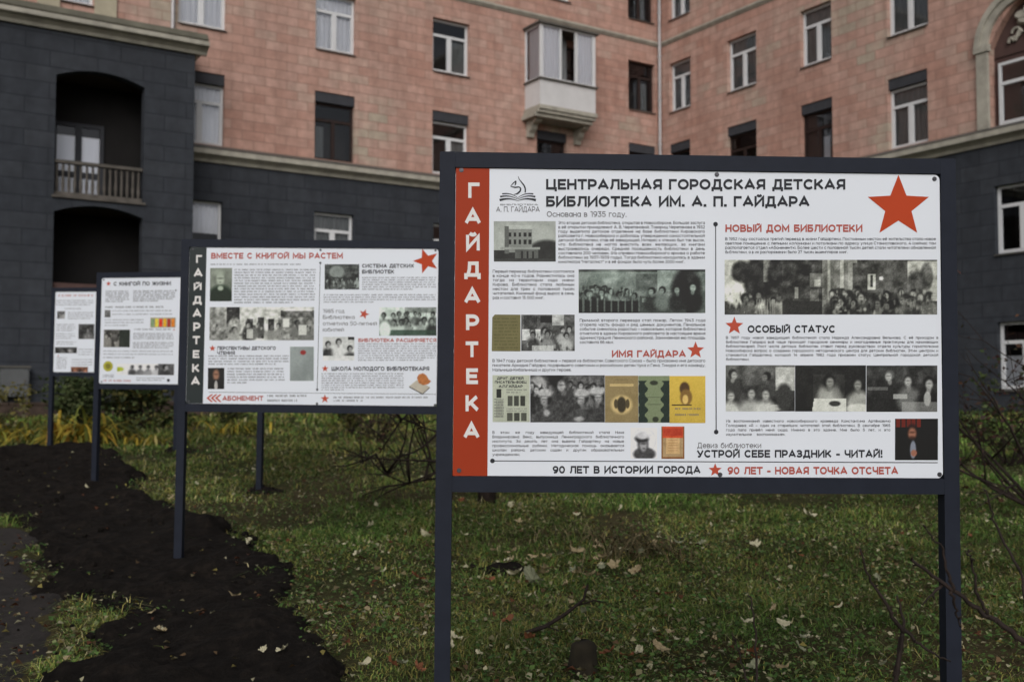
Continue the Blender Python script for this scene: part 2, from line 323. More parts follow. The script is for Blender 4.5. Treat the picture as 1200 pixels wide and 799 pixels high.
def window(F, a0, a1, z0, z1, style='white', curtain=None, lintel=0, sill=True, rec=.16, label=None, transom=.70, fan=False):
    """frame in the opening, with pane, sill, curtain and lintel panel as sub-parts"""
    fm = 'brown' if style == 'brown' else 'pvc'; mb = MB(); d0, d1 = -rec - .07, -rec; fw = .075
    zt = z1 - lintel
    mb.box(F, a0, a0 + fw, d0, d1, z0, zt); mb.box(F, a1 - fw, a1, d0, d1, z0, zt)
    mb.box(F, a0 + fw, a1 - fw, d0, d1, z0, z0 + fw); mb.box(F, a0 + fw, a1 - fw, d0, d1, zt - fw, zt)
    zm = z0 + (zt - z0) * transom; am = (a0 + a1) / 2
    if style != 'plain':
        mb.box(F, a0 + fw, a1 - fw, d0, d1 + .012, zm - .045, zm + .045)
        mb.box(F, am - .055, am + .055, d0, d1 + .012, z0 + fw, zm - .045)
        if style == 'white':      # sash rims
            for x0, x1 in ((a0 + fw, am - .055), (am + .055, a1 - fw)):
                for q in ((x0, x0 + .03, z0 + fw, zm - .045), (x1 - .03, x1, z0 + fw, zm - .045), (x0 + .03, x1 - .03, z0 + fw, z0 + fw + .03)):
                    mb.box(F, q[0], q[1], d0 + .01, d1 + .006, q[2], q[3])
    fo = mb.build('window', fm, bld)
    if label: fo['label'] = label
    p = MB(); p.quad([F(a0 + .02, d0 + .03, z0 + .02), F(a1 - .02, d0 + .03, z0 + .02), F(a1 - .02, d0 + .03, zt - .02), F(a0 + .02, d0 + .03, zt - .02)]); p.build('pane', 'glass', fo)
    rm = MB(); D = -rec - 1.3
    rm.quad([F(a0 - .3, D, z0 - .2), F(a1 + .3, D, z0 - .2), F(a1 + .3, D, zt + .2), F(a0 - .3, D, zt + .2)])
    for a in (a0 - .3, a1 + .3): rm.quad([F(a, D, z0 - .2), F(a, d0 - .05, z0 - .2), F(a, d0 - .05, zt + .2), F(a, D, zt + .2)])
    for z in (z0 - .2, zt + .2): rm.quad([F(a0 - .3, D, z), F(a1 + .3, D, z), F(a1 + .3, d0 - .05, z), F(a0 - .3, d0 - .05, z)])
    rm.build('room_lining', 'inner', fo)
    if curtain:
        cm, x0, x1, c0, c1 = curtain; cu = MB(); n = 28; w_ = a1 - a0
        for i in range(n):
            f0, f1 = x0 + (x1 - x0) * i / n, x0 + (x1 - x0) * (i + 1) / n
            q0, q1 = d0 - .05 + .02 * math.sin(i * 1.9), d0 - .05 + .02 * math.sin((i + 1) * 1.9)
            cu.quad([F(a0 + w_ * f0, q0, z0 + (zt - z0) * c0), F(a0 + w_ * f1, q1, z0 + (zt - z0) * c0), F(a0 + w_ * f1, q1, z0 + (zt - z0) * c1), F(a0 + w_ * f0, q0, z0 + (zt - z0) * c1)])
        cu.build('curtain', cm, fo)
    if sill:
        s = MB(); s.extrude(F, [(-rec, z0 - .004), (-rec, z0 + .015), (.07, z0 - .03), (.07, z0 - .055), (.062, z0 - .055), (.062, z0 - .036)], a0 - .05 if rec < .1 else a0 + .002, a1 - .002); s.build('sill', 'lead', fo)
    if lintel:
        l_ = MB(); l_.box(F, a0 + .003, a1 - .003, -rec - .06, -.035, zt + .003, z1 - .003); l_.build('lintel_panel', 'slate', fo)
    return fo
ZA, ZB, ZC, ZD, ZE = (12.02, 13.82), (8.56, 10.68), (5.06, 6.90), (1.42, 3.22), (15.47, 17.25)
mainA = [(-25.2, -24.2, *ZA), (-21.4, -20.55, *ZA), (-18.25, -16.85, *ZA), (-14.05, -12.70, *ZA), (-9.92, -8.50, *ZA), (-5.75, -3.95, 11.05, 13.82), (-1.57, -.26, 11.98, 13.84)]
mainB = [(-18.25, -16.87, *ZB), (-14.05, -12.71, *ZB), (-9.92, -8.53, *ZB), (-5.74, -4.44, 8.56, 10.60), (-1.57, -.26, *ZB)]
mainE = [(-25.2, -24.2, *ZE), (-21.4, -20.55, *ZE), (-18.25, -16.85, *ZE), (-14.05, -12.70, *ZE), (-9.92, -8.50, *ZE), (-5.6, -4.25, *ZE), (-1.57, -.30, *ZE)]
mainC = [(-18.20, -16.90, *ZC), (-14.05, -12.74, *ZC), (-9.90, -8.55, *ZC), (-5.74, -4.44, *ZC), (-1.57, -.26, *ZC)]
mainD = [(a, b, *ZD) for a, b, _, _ in mainC]
rA = [(.53, 1.70, 11.92, 13.78), (3.60, 5.0, 11.93, 13.78), (6.95, 8.22, 11.93, 13.80), (10.3, 11.7, 11.97, 13.8)]
rB = [(.53, 1.65, *ZB), (3.57, 4.97, *ZB), (6.93, 8.21, *ZB), (10.28, 11.63, *ZB)]
rE = [(a, b, *ZE) for a, b, _, _ in rA] + [(13.9, 15.3, *ZE)]
rC = [(.53, 1.65, *ZC), (3.57, 4.97, *ZC), (6.93, 8.21, *ZC), (10.28, 11.63, *ZC), (13.64, 15.04, *ZC)]
rD = [(a, b, *ZD) for a, b, _, _ in rC]
ARC = (13.55, 15.75, 8.5, 11.82, .24, 1.1)
ZTOP = 18.4
wall('block_wall', FM, -34, 0, 8.2, ZTOP, mainA + mainB + mainE, 'pink')
wall('block_wall', FR, 0, 26, 8.2, ZTOP, rA + rB + rE + [ARC], 'pink')
FMd = lambda a, d, z: FM(a, d + .05, z); FRd = lambda a, d, z: FR(a, d + .05, z)
wall('slate_wall', FMd, -34, -.05, .3, 8.12, mainC + mainD, 'dark')
wall('slate_wall', FRd, .05, 26, .3, 8.12, rC + rD, 'dark')
# upper cornice, roof and end walls (above the frame)
mb = MB(); prof = [(0, 18.2), (.12, 18.3), (.25, 18.45), (.5, 18.6), (.5, 18.8), (0, 18.8)]
mb.extrude(FM, prof, -34, -.5); mb.extrude(FR, prof, 0, 26); mb.build('cornice', 'stone', bld)
mb = MB(); mb.quad([(-34, 0, ZTOP + .3), (0, 0, ZTOP + .3), (13, 0, ZTOP + .3), (13, 12, ZTOP + .3), (-34, 12, ZTOP + .3)]); mb.quad([(0, 0, ZTOP + .3), (0, -26, ZTOP + .3), (13, -26, ZTOP + .3), (13, 0, ZTOP + .3)])
mb.build('roof', 'lead', bld)
mb = MB()
for q in (((-34, 0), (-34, 12)), ((-34, 12), (13, 12)), ((13, 12), (13, -26)), ((13, -26), (0, -26))):
    (xa, ya), (xb, yb) = q; mb.quad([(xa, ya, .3), (xb, yb, .3), (xb, yb, ZTOP + .3), (xa, ya, ZTOP + .3)], [(0, .3), (math.hypot(xb - xa, yb - ya), .3), (math.hypot(xb - xa, yb - ya), ZTOP), (0, ZTOP)])
mb.build('rear_wall', 'pink', bld)
# string course and the stone cornice over the slate storeys
mb = MB(); prof = [(0, 14.55), (.03, 14.58), (.09, 14.66), (.09, 14.72), (.02, 14.76), (0, 14.76)]
mb.extrude(FM, prof, -34, -.1); mb.extrude(FR, prof, .1, 26); mb.build('string_course', 'stone', bld)
mb = MB(); prof = [(0, 8.02), (.10, 8.02), (.14, 8.10), (.22, 8.16), (.30, 8.20), (.33, 8.22), (.33, 8.36), (.30, 8.38), (0, 8.50)]
mb.extrude(FM, prof, -18.2, -.33); mb.extrude(FR, prof, .33, 26); mb.build('cornice', 'stone', bld)
mb = MB(); mb.extrude(FM, [(.34, 8.375), (.34, 8.39), (0, 8.535), (0, 8.512)], -18.2, -.34); mb.extrude(FR, [(.34, 8.375), (.34, 8.39), (0, 8.535), (0, 8.512)], .34, 26); mb.build('flashing', 'lead', bld)
# windows
L = 'curtain'; G = 'lace'
window(FM, *mainA[0], curtain=(L, .05, .95, 0, 1)); window(FM, *mainA[1], 'plain', curtain=(L, .0, 1, 0, 1))
window(FM, *mainA[2], curtain=(L, .02, .98, 0, 1)); window(FM, *mainA[3], curtain=(L, .02, .98, 0, 1)); window(FM, *mainA[4], curtain=(G, .55, .98, 0, .65))  # pale curtains in the first two also stand in for reflected sky
window(FM, -5.75, -3.95, 11.05, 13.82, 'brown', sill=False); window(FM, *mainA[6], 'brown', curtain=(G, .55, .85, .02, .6), label='dark brown wooden window beside the inner corner')
for (a, b, c, d), (st, cu) in zip(mainB, [('plain2', (L, .02, .98, 0, 1)), ('brown', (G, .05, .3, 0, .6)), ('white', (G, .5, .98, .1, .7)), ('brown', None), ('brown', None)]):  # leftmost pale curtain also stands in for sky reflected in its pane
    window(FM, a, b, c, d, 'white' if st == 'plain2' else st, cu, .32, False)
for q in mainE[:-1]: window(FM, *q, curtain=(G, .02, .98, 0, 1))
window(FM, *mainE[-1], 'brown', curtain=(G, .5, .8, 0, .9))
for i, q in enumerate(mainC): window(FMd, *q, 'white' if i != 0 else 'plain', (G, 0, 1, .4, 1) if i == 1 else ((L, 0, 1, .5, 1) if i == 0 else None), sill=True)  # white upper sheet in the leftmost imitates sky reflected in the glass
for q in mainD: window(FMd, *q)
for q, cu in zip(rA, [(G, .02, .98, 0, .98), (G, .02, .98, 0, .98), (G, .02, .98, 0, .98), (G, .02, .98, 0, .98)]): window(FR, *q, curtain=cu)
for q, st, cu in zip(rB, ('brown', 'brown', 'brown', 'white'), (None, (G, .6, .9, 0, .4), (L, .55, .75, 0, .55), (G, .02, .98, 0, .98))): window(FR, *q, st, cu, .32, False)
for q in rE: window(FR, *q, curtain=(G, .02, .98, 0, 1))
for i, q in enumerate(rC): window(FRd, *q, curtain=(G, .5, .98, .3, 1) if i == 4 else None)
for i, q in enumerate(rD): window(FRd, *q, curtain=(L, .0, .98, 0, .5) if i == 4 else None, label='ground floor window with a white curtain' if i == 4 else None)
# arched feature on the right facade
ac = 14.65
mb = MB(); mb.quad([FR(13.4, -.24, 8.4), FR(15.9, -.24, 8.4), FR(15.9, -.24, 11.9), FR(13.4, -.24, 11.9)], [(0, 0)] * 4)
mb.build('niche_back', 'maroon', bld)
FRn = lambda a, d, z: FR(a, d - .08, z)
window(FRn, 13.76, 15.54, 8.54, 10.25, 'white', None, 0, False, rec=-.0, transom=.66, label='arched window with white frame under a relief')
mb = MB()
for a in (13.22, 15.75): mb.box(FR, a, a + .33, 0, .10, 8.505, 10.62); mb.box(FR, a - .05, a + .38, 0, .15, 10.62, 10.82)
for i in range(24):
    t0, t1 = math.pi * i / 24, math.pi * (i + 1) / 24
    for ri, ro, dd in ((1.10, 1.30, .10), (1.30, 1.46, .16)):
        P = lambda t, r, d: FR(ac - r * math.cos(t), d, 10.72 + (r * math.sin(t)) + (.10 if False else 0))
        mb.quad([P(t0, ri, dd), P(t1, ri, dd), P(t1, ro, dd), P(t0, ro, dd)]); mb.quad([P(t0, ro, dd), P(t1, ro, dd), P(t1, ro, 0), P(t0, ro, 0)]); mb.quad([P(t0, ri, 0), P(t1, ri, 0), P(t1, ri, dd), P(t0, ri, dd)])
mb.build('arch_surround', 'stone', bld)
mb = MB()   # relief: vase with leaves and scrolls
def blob(a, z, ra, rz, d0, d1, n=16):
    for i in range(n):
        t0, t1 = 2 * math.pi * i / n, 2 * math.pi * (i + 1) / n
        mb.quad([FR(a, d1, z), FR(a + ra * .7 * math.cos(t0), d1 * .9, z + rz * .7 * math.sin(t0)), FR(a + ra * .7 * math.cos(t1), d1 * .9, z + rz * .7 * math.sin(t1))])
        mb.quad([FR(a + ra * .7 * math.cos(t0), d1 * .9, z + rz * .7 * math.sin(t0)), FR(a + ra * math.cos(t0), d0, z + rz * math.sin(t0)), FR(a + ra * math.cos(t1), d0, z + rz * math.sin(t1)), FR(a + ra * .7 * math.cos(t1), d1 * .9, z + rz * .7 * math.sin(t1))])
blob(ac, 10.98, .16, .22, -.235, -.1); blob(ac, 11.28, .44, .17, -.235, -.1); blob(ac - .22, 11.42, .24, .14, -.235, -.08); blob(ac + .2, 11.42, .24, .14, -.235, -.08); blob(ac, 11.52, .2, .13, -.235, -.06)
for s in (-1, 1):
    mb.tube([FR(ac + s * (.25 + .4 * t / 10), -.19, 10.95 - .22 * (t / 10) ** 2 + .10 * math.sin(t * .9)) for t in range(11)], .045, 6)
    mb.tube([FR(ac + s * (.42 + .13 * math.cos(t * .6)), -.19, 11.0 + .13 * math.sin(t * .6)) for t in range(10)], .035, 6)
mb.build('relief', 'stone', bld)
# downpipes
def pipe(F, a, z0, z1, d=.09, r_=.06):
    mb = MB(); mb.tube([F(a, d, z) for z in np.linspace(z0, z1, 9)], r_, 10)
    for z in np.arange(z0 + .8, z1, 1.7): mb.tube([F(a, d, z), F(a, d, z + .06)], r_ * 1.35, 10)
    mb.build('downpipe', 'pipe', bld, smooth=False)
mb = MB(); mb.tube([(-.19, -.19, z) for z in np.linspace(8.55, 18.6, 12)], .062, 10)
for z in np.arange(9, 18.5, 1.7): mb.tube([(-.19, -.19, z), (-.19, -.19, z + .06)], .085, 10)
mb.build('downpipe', 'pipe', bld)
pipe(FM, -18.42, 8.5, 18.6, .1, .055)
# beige window surround behind the wing
mb = MB(); mb.box(FM, -21.98, -21.42, .0, .08, 8.5, 14.5); mb.box(FM, -20.53, -19.95, .0, .08, 8.5, 14.5); mb.box(FM, -21.42, -20.53, 0, .08, 13.84, 14.5); mb.build('window_surround', 'beige', bld)
# ---- glazed balcony
b0, b1, bd = -6.24, -3.85, .95
mb = MB()
for (o_, zz0, zz1) in ((.0, 11.06, 11.2), (-.06, 10.95, 11.06), (-.16, 10.82, 10.95)): mb.box(FM, b0 - .05 - o_ * -.6, b1 + .05 + o_ * .6, 0, bd + .05 + o_, zz0 + .001, zz1)
bal = mb.build('balcony', 'stone', bld)
bal['label'] = 'glazed balcony with white cladding on stone brackets'
mb = MB()
for a in (b0 + .05, b1 - .3): mb = MB(); mb.extrude(FM, [(0, 10.25), (.12, 10.25), (.16, 10.38), (.30, 10.50), (.36, 10.64), (.60, 10.72), (.66, 10.82), (0, 10.82)], a, a + .25); mb.build('bracket', 'stone', bal)
mb = MB(); mb.box(FM, b0, b1, bd - .04, bd, 11.2, 12.10); mb.box(FM, b0, b0 + .04, 0, bd - .04, 11.2, 12.10); mb.box(FM, b1 - .04, b1, 0, bd - .04, 11.2, 12.10); mb.build('parapet', 'siding', bal)
mb = MB(); mb.box(FM, b0 - .07, b1 + .07, 0, bd + .08, 12.10, 12.15); mb.build('flashing', 'lead', bal); mb = MB(); mb.box(FM, b0 - .1, b1 + .1, 0, bd + .12, 14.04, 14.10); mb.build('roof', 'lead', bal)
mb = MB(); zb, zt = 12.15, 14.04
cols = [b0 + .0, b0 + .86, b0 + 1.56, b1 - .10]
for a, w_ in ((b0, .13), (b0 + .82, .09), (b0 + 1.5, .09), (b1 - .13, .13)): mb.box(FM, a, a + w_, bd - .07, bd, zb, zt)
mb.box(FM, b0 + .13, b1 - .13, bd - .065, bd - .005, zb, zb + .06); mb.box(FM, b0 + .13, b1 - .13, bd - .065, bd - .005, zt - .06, zt)
for a in (b0, b1 - .06): mb.box(FM, a, a + .06, 0, .08, zb, zt); mb.box(FM, a, a + .06, .08, bd - .07, zb, zb + .06); mb.box(FM, a, a + .06, .08, bd - .07, zt - .06, zt)
mb.build('glazing_frame', 'pvc', bal)
mb = MB()
for x0, x1 in ((b0 + .1, b0 + .88), (b0 + 1.53, b1 - .1)): mb.quad([FM(x0, bd - .03, zb), FM(x1, bd - .03, zb), FM(x1, bd - .03, zt), FM(x0, bd - .03, zt)])
for a in (b0 + .03, b1 - .03): mb.quad([FM(a, .05, zb), FM(a, bd - .05, zb), FM(a, bd - .05, zt), FM(a, .05, zt)])
mb.build('pane', 'glass', bal)
mb = MB()
for x0, x1, zz in ((b0 + .13, b0 + .84, 1), (b0 + 1.58, b1 - .13, 1)):
    n = 16
    for i in range(n):
        p0, p1 = x0 + (x1 - x0) * i / n, x0 + (x1 - x0) * (i + 1) / n; q0, q1 = bd - .09 + .015 * math.sin(i * 2), bd - .09 + .015 * math.sin(i * 2 + 2)
        mb.quad([FM(p0, q0, zb), FM(p1, q1, zb), FM(p1, q1, zt), FM(p0, q0, zt)])
for i in range(12):
    p0, p1 = b0 + .84 + .74 * i / 12, b0 + .84 + .74 * (i + 1) / 12; q0, q1 = .30 + .03 * math.sin(i * 2.1), .30 + .03 * math.sin(i * 2.1 + 2.1); mb.quad([FM(p0, q0, zb), FM(p1, q1, zb), FM(p1, q1, zt), FM(p0, q0, zt)], mi=1)
mb.quad([FM(b0 + .12, .1, zb), FM(b0 + .12, bd - .15, zb), FM(b0 + .12, bd - .15, zt), FM(b0 + .12, .1, zt)])
mb.build('curtain', ['curtain', 'lace'], bal)
# ---- slate wing with two loggias
wa, wb_ = -27.0, -18.18
h1 = (-21.70, -19.50, 6.38, 9.72, .35, .24); h2 = (-21.69, -19.50, 3.83, 6.18, .35, .22); h3 = (-21.69, -19.50, .9, 3.3, .35, .22)
wall('slate_wall', FW, wa, wb_, .3, 10.75, [h1, h2, h3], 'dark')
mb = MB(); mb.quad([(wb_, -WO, .3), (wb_, -.0, .3), (wb_, 0, 10.75), (wb_, -WO, 10.75)], [(0, .3), (WO, .3), (WO, 10.75), (0, 10.75)]); mb.quad([(wa, 0, .3), (wa, -WO, .3), (wa, -WO, 10.75), (wa, 0, 10.75)], [(0, .3), (WO, .3), (WO, 10.75), (0, 10.75)]); mb.build('slate_wall', 'dark', bld)
prof = [(0, 10.62), (.08, 10.62), (.12, 10.70), (.22, 10.77), (.30, 10.80), (.34, 10.82), (.34, 10.93), (.30, 10.95), (0, 10.97)]
mb = MB(); mb.extrude(FW, prof, wa - .3, wb_ + .30)
mb.extrude(lambda a, d, z: (wb_ + d, -a, z), prof, .0, WO - .002); mb.build('cornice', 'stone', bld)
mb = MB(); mb.extrude(FW, [(.30, 10.952), (.33, 10.99), (.22, 11.17), (-WO, 11.22), (-WO, 10.975), (0, 10.975)], wa, wb_ + .27); mb.build('roof', 'olive_lead', bld)
for hh, nm in ((h1, 1), (h2, 0), (h3, 0)):
    a0, a1, z0, z1 = hh[:4]; mb = MB(); e = 1.46; D0, D1 = -.35, -e
    A0, A1 = a0 - .5, a1 + .5; zt = z1 - .02
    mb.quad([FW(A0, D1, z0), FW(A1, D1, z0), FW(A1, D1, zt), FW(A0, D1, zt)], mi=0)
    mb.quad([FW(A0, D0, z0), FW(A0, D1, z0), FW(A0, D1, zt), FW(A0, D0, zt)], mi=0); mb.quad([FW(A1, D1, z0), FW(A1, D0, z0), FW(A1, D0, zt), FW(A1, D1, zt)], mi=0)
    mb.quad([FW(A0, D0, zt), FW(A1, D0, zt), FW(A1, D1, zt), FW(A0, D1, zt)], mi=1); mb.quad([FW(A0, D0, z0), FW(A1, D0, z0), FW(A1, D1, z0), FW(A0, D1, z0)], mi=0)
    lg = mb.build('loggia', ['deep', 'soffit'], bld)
    if nm:
        lg['label'] = 'arched balcony loggia with balustrade and glass doors'
        mb = MB(); f = lambda a, d, z: FW(a, d - e, z); x0, x1 = -21.55, -20.25; zd0, zd1 = z0 + .02, z0 + 2.25
        for p in ((x0, x0 + .1), ((x0 + x1) / 2 - .08, (x0 + x1) / 2 + .08), (x1 - .1, x1)): mb.box(f, *p, .005, .08, zd0, zd1)
        for p in ((zd0, zd0 + .12), (zd0 + .75, zd0 + .9), (zd1 - .1, zd1)): mb.box(f, x0 + .1, x1 - .1, .006, .075, *p)
        dr = mb.build('door', 'slate', lg); mb = MB(); mb.quad([f(x0 + .05, .03, zd0), f(x1 - .05, .03, zd0), f(x1 - .05, .03, zd1), f(x0 + .05, .03, zd1)]); mb.build('pane', 'glass', dr)
        mb = MB(); mb.quad([f(x0 + .1, .01, zd0 + .1), f(x1 - .1, .01, zd0 + .1), f(x1 - .1, .01, zd1 - .35), f(x0 + .1, .01, zd1 - .35)]); mb.build('curtain', 'curtain', dr)  # flat pale sheet added to imitate sky reflected in the door glass
        mb = MB(); mb.box(FW, a0 + .01, a1 - .01, -.24, -.08, z0 + .86, z0 + .94); mb.box(FW, a0 - .05, a1 + .05, -.3, .06, z0 - .06, z0 + .003); mb.box(FW, a0 + .01, a1 - .01, -.22, -.10, z0 + .003, z0 + .12)
        n = 15; 
        for i in range(n):
            a = a0 + .09 + (a1 - a0 - .18) * i / (n - 1)
            mb.tube([FW(a, -.16, z0 + .12 + .74 * t / 8) for t in range(9)], [.026, .034, .042, .038, .029, .026, .029, .033, .026], 8, cap=False)
        mb.build('balustrade', 'shade_stone', lg)
    else:
        mb = MB(); mb.box(FW, a0 + .01, a1 - .01, -.28, -.12, z0 + .002, z0 + .32); mb.build('parapet', 'maroon', lg)
# plinth ledge and steel cabinet on the wing
mb = MB(); mb.extrude(FW, [(0, .3), (.10, .3), (.10, 1.82), (.06, 1.9), (0, 1.92)], wa, wb_ + .1); mb.build('plinth', 'dark', bld)
cab = empty('utility_cabinet', bld.matrix_basis @ Vector(FW(-22.55, .1, .8)), (0, 0, BROT), 'grey steel utility cabinet fixed to the slate wall at far left', 'cabinet')
ff = lambda a, d, z: (a, -d, z)
mb = MB(); mb.box(ff, -.32, .32, 0.003, .28, .45, 1.16); mb.build('casing', 'cabinet', cab)
mb = MB(); mb.box(ff, -.36, .36, 0.003, .32, 1.16, 1.20); mb.build('lid', 'lead', cab)
mb = MB(); mb.box(ff, -.29, .29, .282, .295, .49, 1.12); dr = mb.build('door', 'cabinet', cab)
mb = MB(); mb.box(ff, .20, .23, .296, .32, .75, .87); mb.build('handle', 'lead', dr)
mb = MB()
for a in (-.28, .28): mb.box(ff, a - .03, a + .03, .02, .26, -.1, .45)
mb.build('stand', 'lead', cab)
# brown edging of the flower bed at the foot of the wing
mb = MB(); mb.box(lambda a, d, z: (a, -d, z), 0, 7.6, 0, .2, -.2, .30)
for i in range(19): mb.box(lambda a, d, z: (a, -d, z), i * .4 + .01, i * .4 + .39, -.02, .22, .30, .36)
ed = mb.build('bed_edging', 'edging'); ed.location = bld.matrix_basis @ Vector((-23.4, -4.6, .78)); ed.rotation_euler = (0, 0, BROT)
tag(ed, 'low brown brick edging of the flower bed before the slate wing', 'edging')

# ------------------------------------------------------------------ printed lettering
def _arc(cx, cy, rx, ry, a0, a1, n=12): return [(cx + rx * math.cos(R(a0 + (a1 - a0) * i / n)), cy + ry * math.sin(R(a0 + (a1 - a0) * i / n))) for i in range(n + 1)]
def _bowl(x0, x1, y0, y1):          # D-shaped bowl open to the left
    r_ = min((y1 - y0) / 2, (x1 - x0)); return [(x0, y0)] + _arc(x1 - r_, (y0 + y1) / 2, r_, (y1 - y0) / 2, -90, 90, 10) + [(x0, y1)]
def _o(w_, h=1.): return _arc(w_ / 2, h / 2, w_ / 2, h / 2, 0, 360, 24)
CAPS = {'А': (.92, [[(0, 0), (.46, 1), (.92, 0)], [(.16, .27), (.76, .27)]]), 'Б': (.70, [[(.62, 1), (0, 1), (0, 0)], _bowl(0, .70, 0, .56)]), 'В': (.73, [[(0, 0), (0, 1)], _bowl(0, .66, .52, 1), _bowl(0, .73, 0, .52)]),
 'Г': (.60, [[(0, 0), (0, 1), (.60, 1)]]), 'Д': (.92, [[(0, -.2), (0, 0), (.92, 0), (.92, -.2)], [(.14, 0), (.24, .5), (.26, 1), (.78, 1), (.78, 0)]]), 'Е': (.64, [[(.64, 1), (0, 1), (0, 0), (.64, 0)], [(0, .5), (.56, .5)]]),
 'Ж': (1.2, [[(.6, 0), (.6, 1)], [(0, 1), (.42, .52), (0, 0)], [(1.2, 1), (.78, .52), (1.2, 0)], [(.42, .52), (.78, .52)]]), 'З': (.68, [_arc(.30, .75, .33, .25, 150, -90, 10)[:-1] + [(.22, .51)], [(.22, .51)] + _arc(.32, .255, .36, .255, 90, -152, 10)]),
 'И': (.80, [[(0, 1), (0, 0), (.80, 1), (.80, 0)]]), 'К': (.76, [[(0, 0), (0, 1)], [(.70, 1), (.14, .44)], [(.26, .56), (.76, 0)]]), 'Л': (.82, [[(0, 0), (.10, .06), (.18, .4), (.20, 1), (.82, 1), (.82, 0)]]),
 'М': (.95, [[(0, 0), (0, 1), (.475, .2), (.95, 1), (.95, 0)]]), 'Н': (.76, [[(0, 0), (0, 1)], [(.76, 0), (.76, 1)], [(0, .5), (.76, .5)]]), 'О': (.93, [_o(.93)]), 'П': (.78, [[(0, 0), (0, 1), (.78, 1), (.78, 0)]]),
 'Р': (.70, [[(0, 0), (0, 1)], _bowl(0, .70, .34, 1)]), 'С': (.80, [_arc(.45, .5, .45, .5, 48, 312, 18)]), 'Т': (.76, [[(0, 1), (.76, 1)], [(.38, 1), (.38, 0)]]), 'У': (.80, [[(0, 1), (.42, .30)], [(.80, 1), (.40, .10), (.26, 0), (.10, .03)]]),
 'Ф': (1.0, [[(.5, -.03), (.5, 1.03)], _arc(.5, .5, .5, .36, 0, 360, 20)]), 'Х': (.80, [[(0, 0), (.80, 1)], [(0, 1), (.80, 0)]]), 'Ц': (.90, [[(0, 1), (0, 0), (.90, 0), (.90, -.2)], [(.78, 0), (.78, 1)]]), 'Ч': (.72, [[(.72, 0), (.72, 1)], [(0, 1), (0, .62), (.10, .42), (.34, .36), (.72, .42)]]),
 'Ш': (1.16, [[(0, 1), (0, 0), (1.16, 0), (1.16, 1)], [(.58, 0), (.58, 1)]]), 'Щ': (1.26, [[(0, 1), (0, 0), (1.26, 0), (1.26, -.2)], [(.57, 0), (.57, 1)], [(1.14, 0), (1.14, 1)]]), 'Ъ': (.88, [[(0, 1), (.22, 1), (.22, 0)], _bowl(.22, .88, 0, .58)]), 'Ы': (.98, [[(0, 1), (0, 0)], _bowl(0, .64, 0, .58), [(.98, 0), (.98, 1)]]),
 'Ь': (.70, [[(0, 1), (0, 0)], _bowl(0, .70, 0, .58)]), 'Э': (.84, [_arc(.38, .5, .46, .5, 140, -140, 18), [(.30, .5), (.80, .5)]]), 'Ю': (1.28, [[(0, 0), (0, 1)], [(0, .5), (.34, .5)], [(.34 + x, y) for x, y in _o(.94)]]), 'Я': (.74, [[(.74, 0), (.74, 1)], [(.74 - x, y) for x, y in _bowl(0, .70, .34, 1)], [(.36, .34), (0, 0)]])}
CAPS['Й'] = (.80, CAPS['И'][1] + [_arc(.40, 1.30, .20, .14, 200, 340, 6)])
LOWS = {'а': (.62, [_arc(.30, .36, .30, .36, 0, 360, 16), [(.62, 0), (.62, .72)]]), 'б': (.68, [_arc(.34, .35, .34, .35, 0, 360, 16), [(.0, .36), (.04, .66), (.18, .88), (.58, 1.0)]]), 'е': (.68, [[(.0, .37), (.68, .37)] + _arc(.34, .36, .34, .36, 4, 318, 16)]),
 'р': (.68, [[(0, -.28), (0, .72)], [(x, y) for x, y in _arc(.34, .36, .34, .36, 0, 360, 16)]]), 'с': (.60, [_arc(.36, .36, .36, .36, 46, 314, 14)]), 'у': (.62, [[(0, .72), (.32, .02)], [(.62, .72), (.28, -.14), (.18, -.26), (.04, -.26)]]), 'ф': (.96, [[(.48, -.28), (.48, 1.0)], _arc(.48, .36, .48, .34, 0, 360, 18)])}
for c in 'вгджзийклмнопстхцчшщъыьэюя':
    if c not in LOWS: w_, st_ = CAPS[c.upper()]; LOWS[c] = (w_ * .76, [[(x * .76, y * .72) for x, y in q] for q in st_])
LOWS['ё'] = (.68, LOWS['е'][1] + [[(.16, .95), (.22, .95)], [(.46, .95), (.52, .95)]])
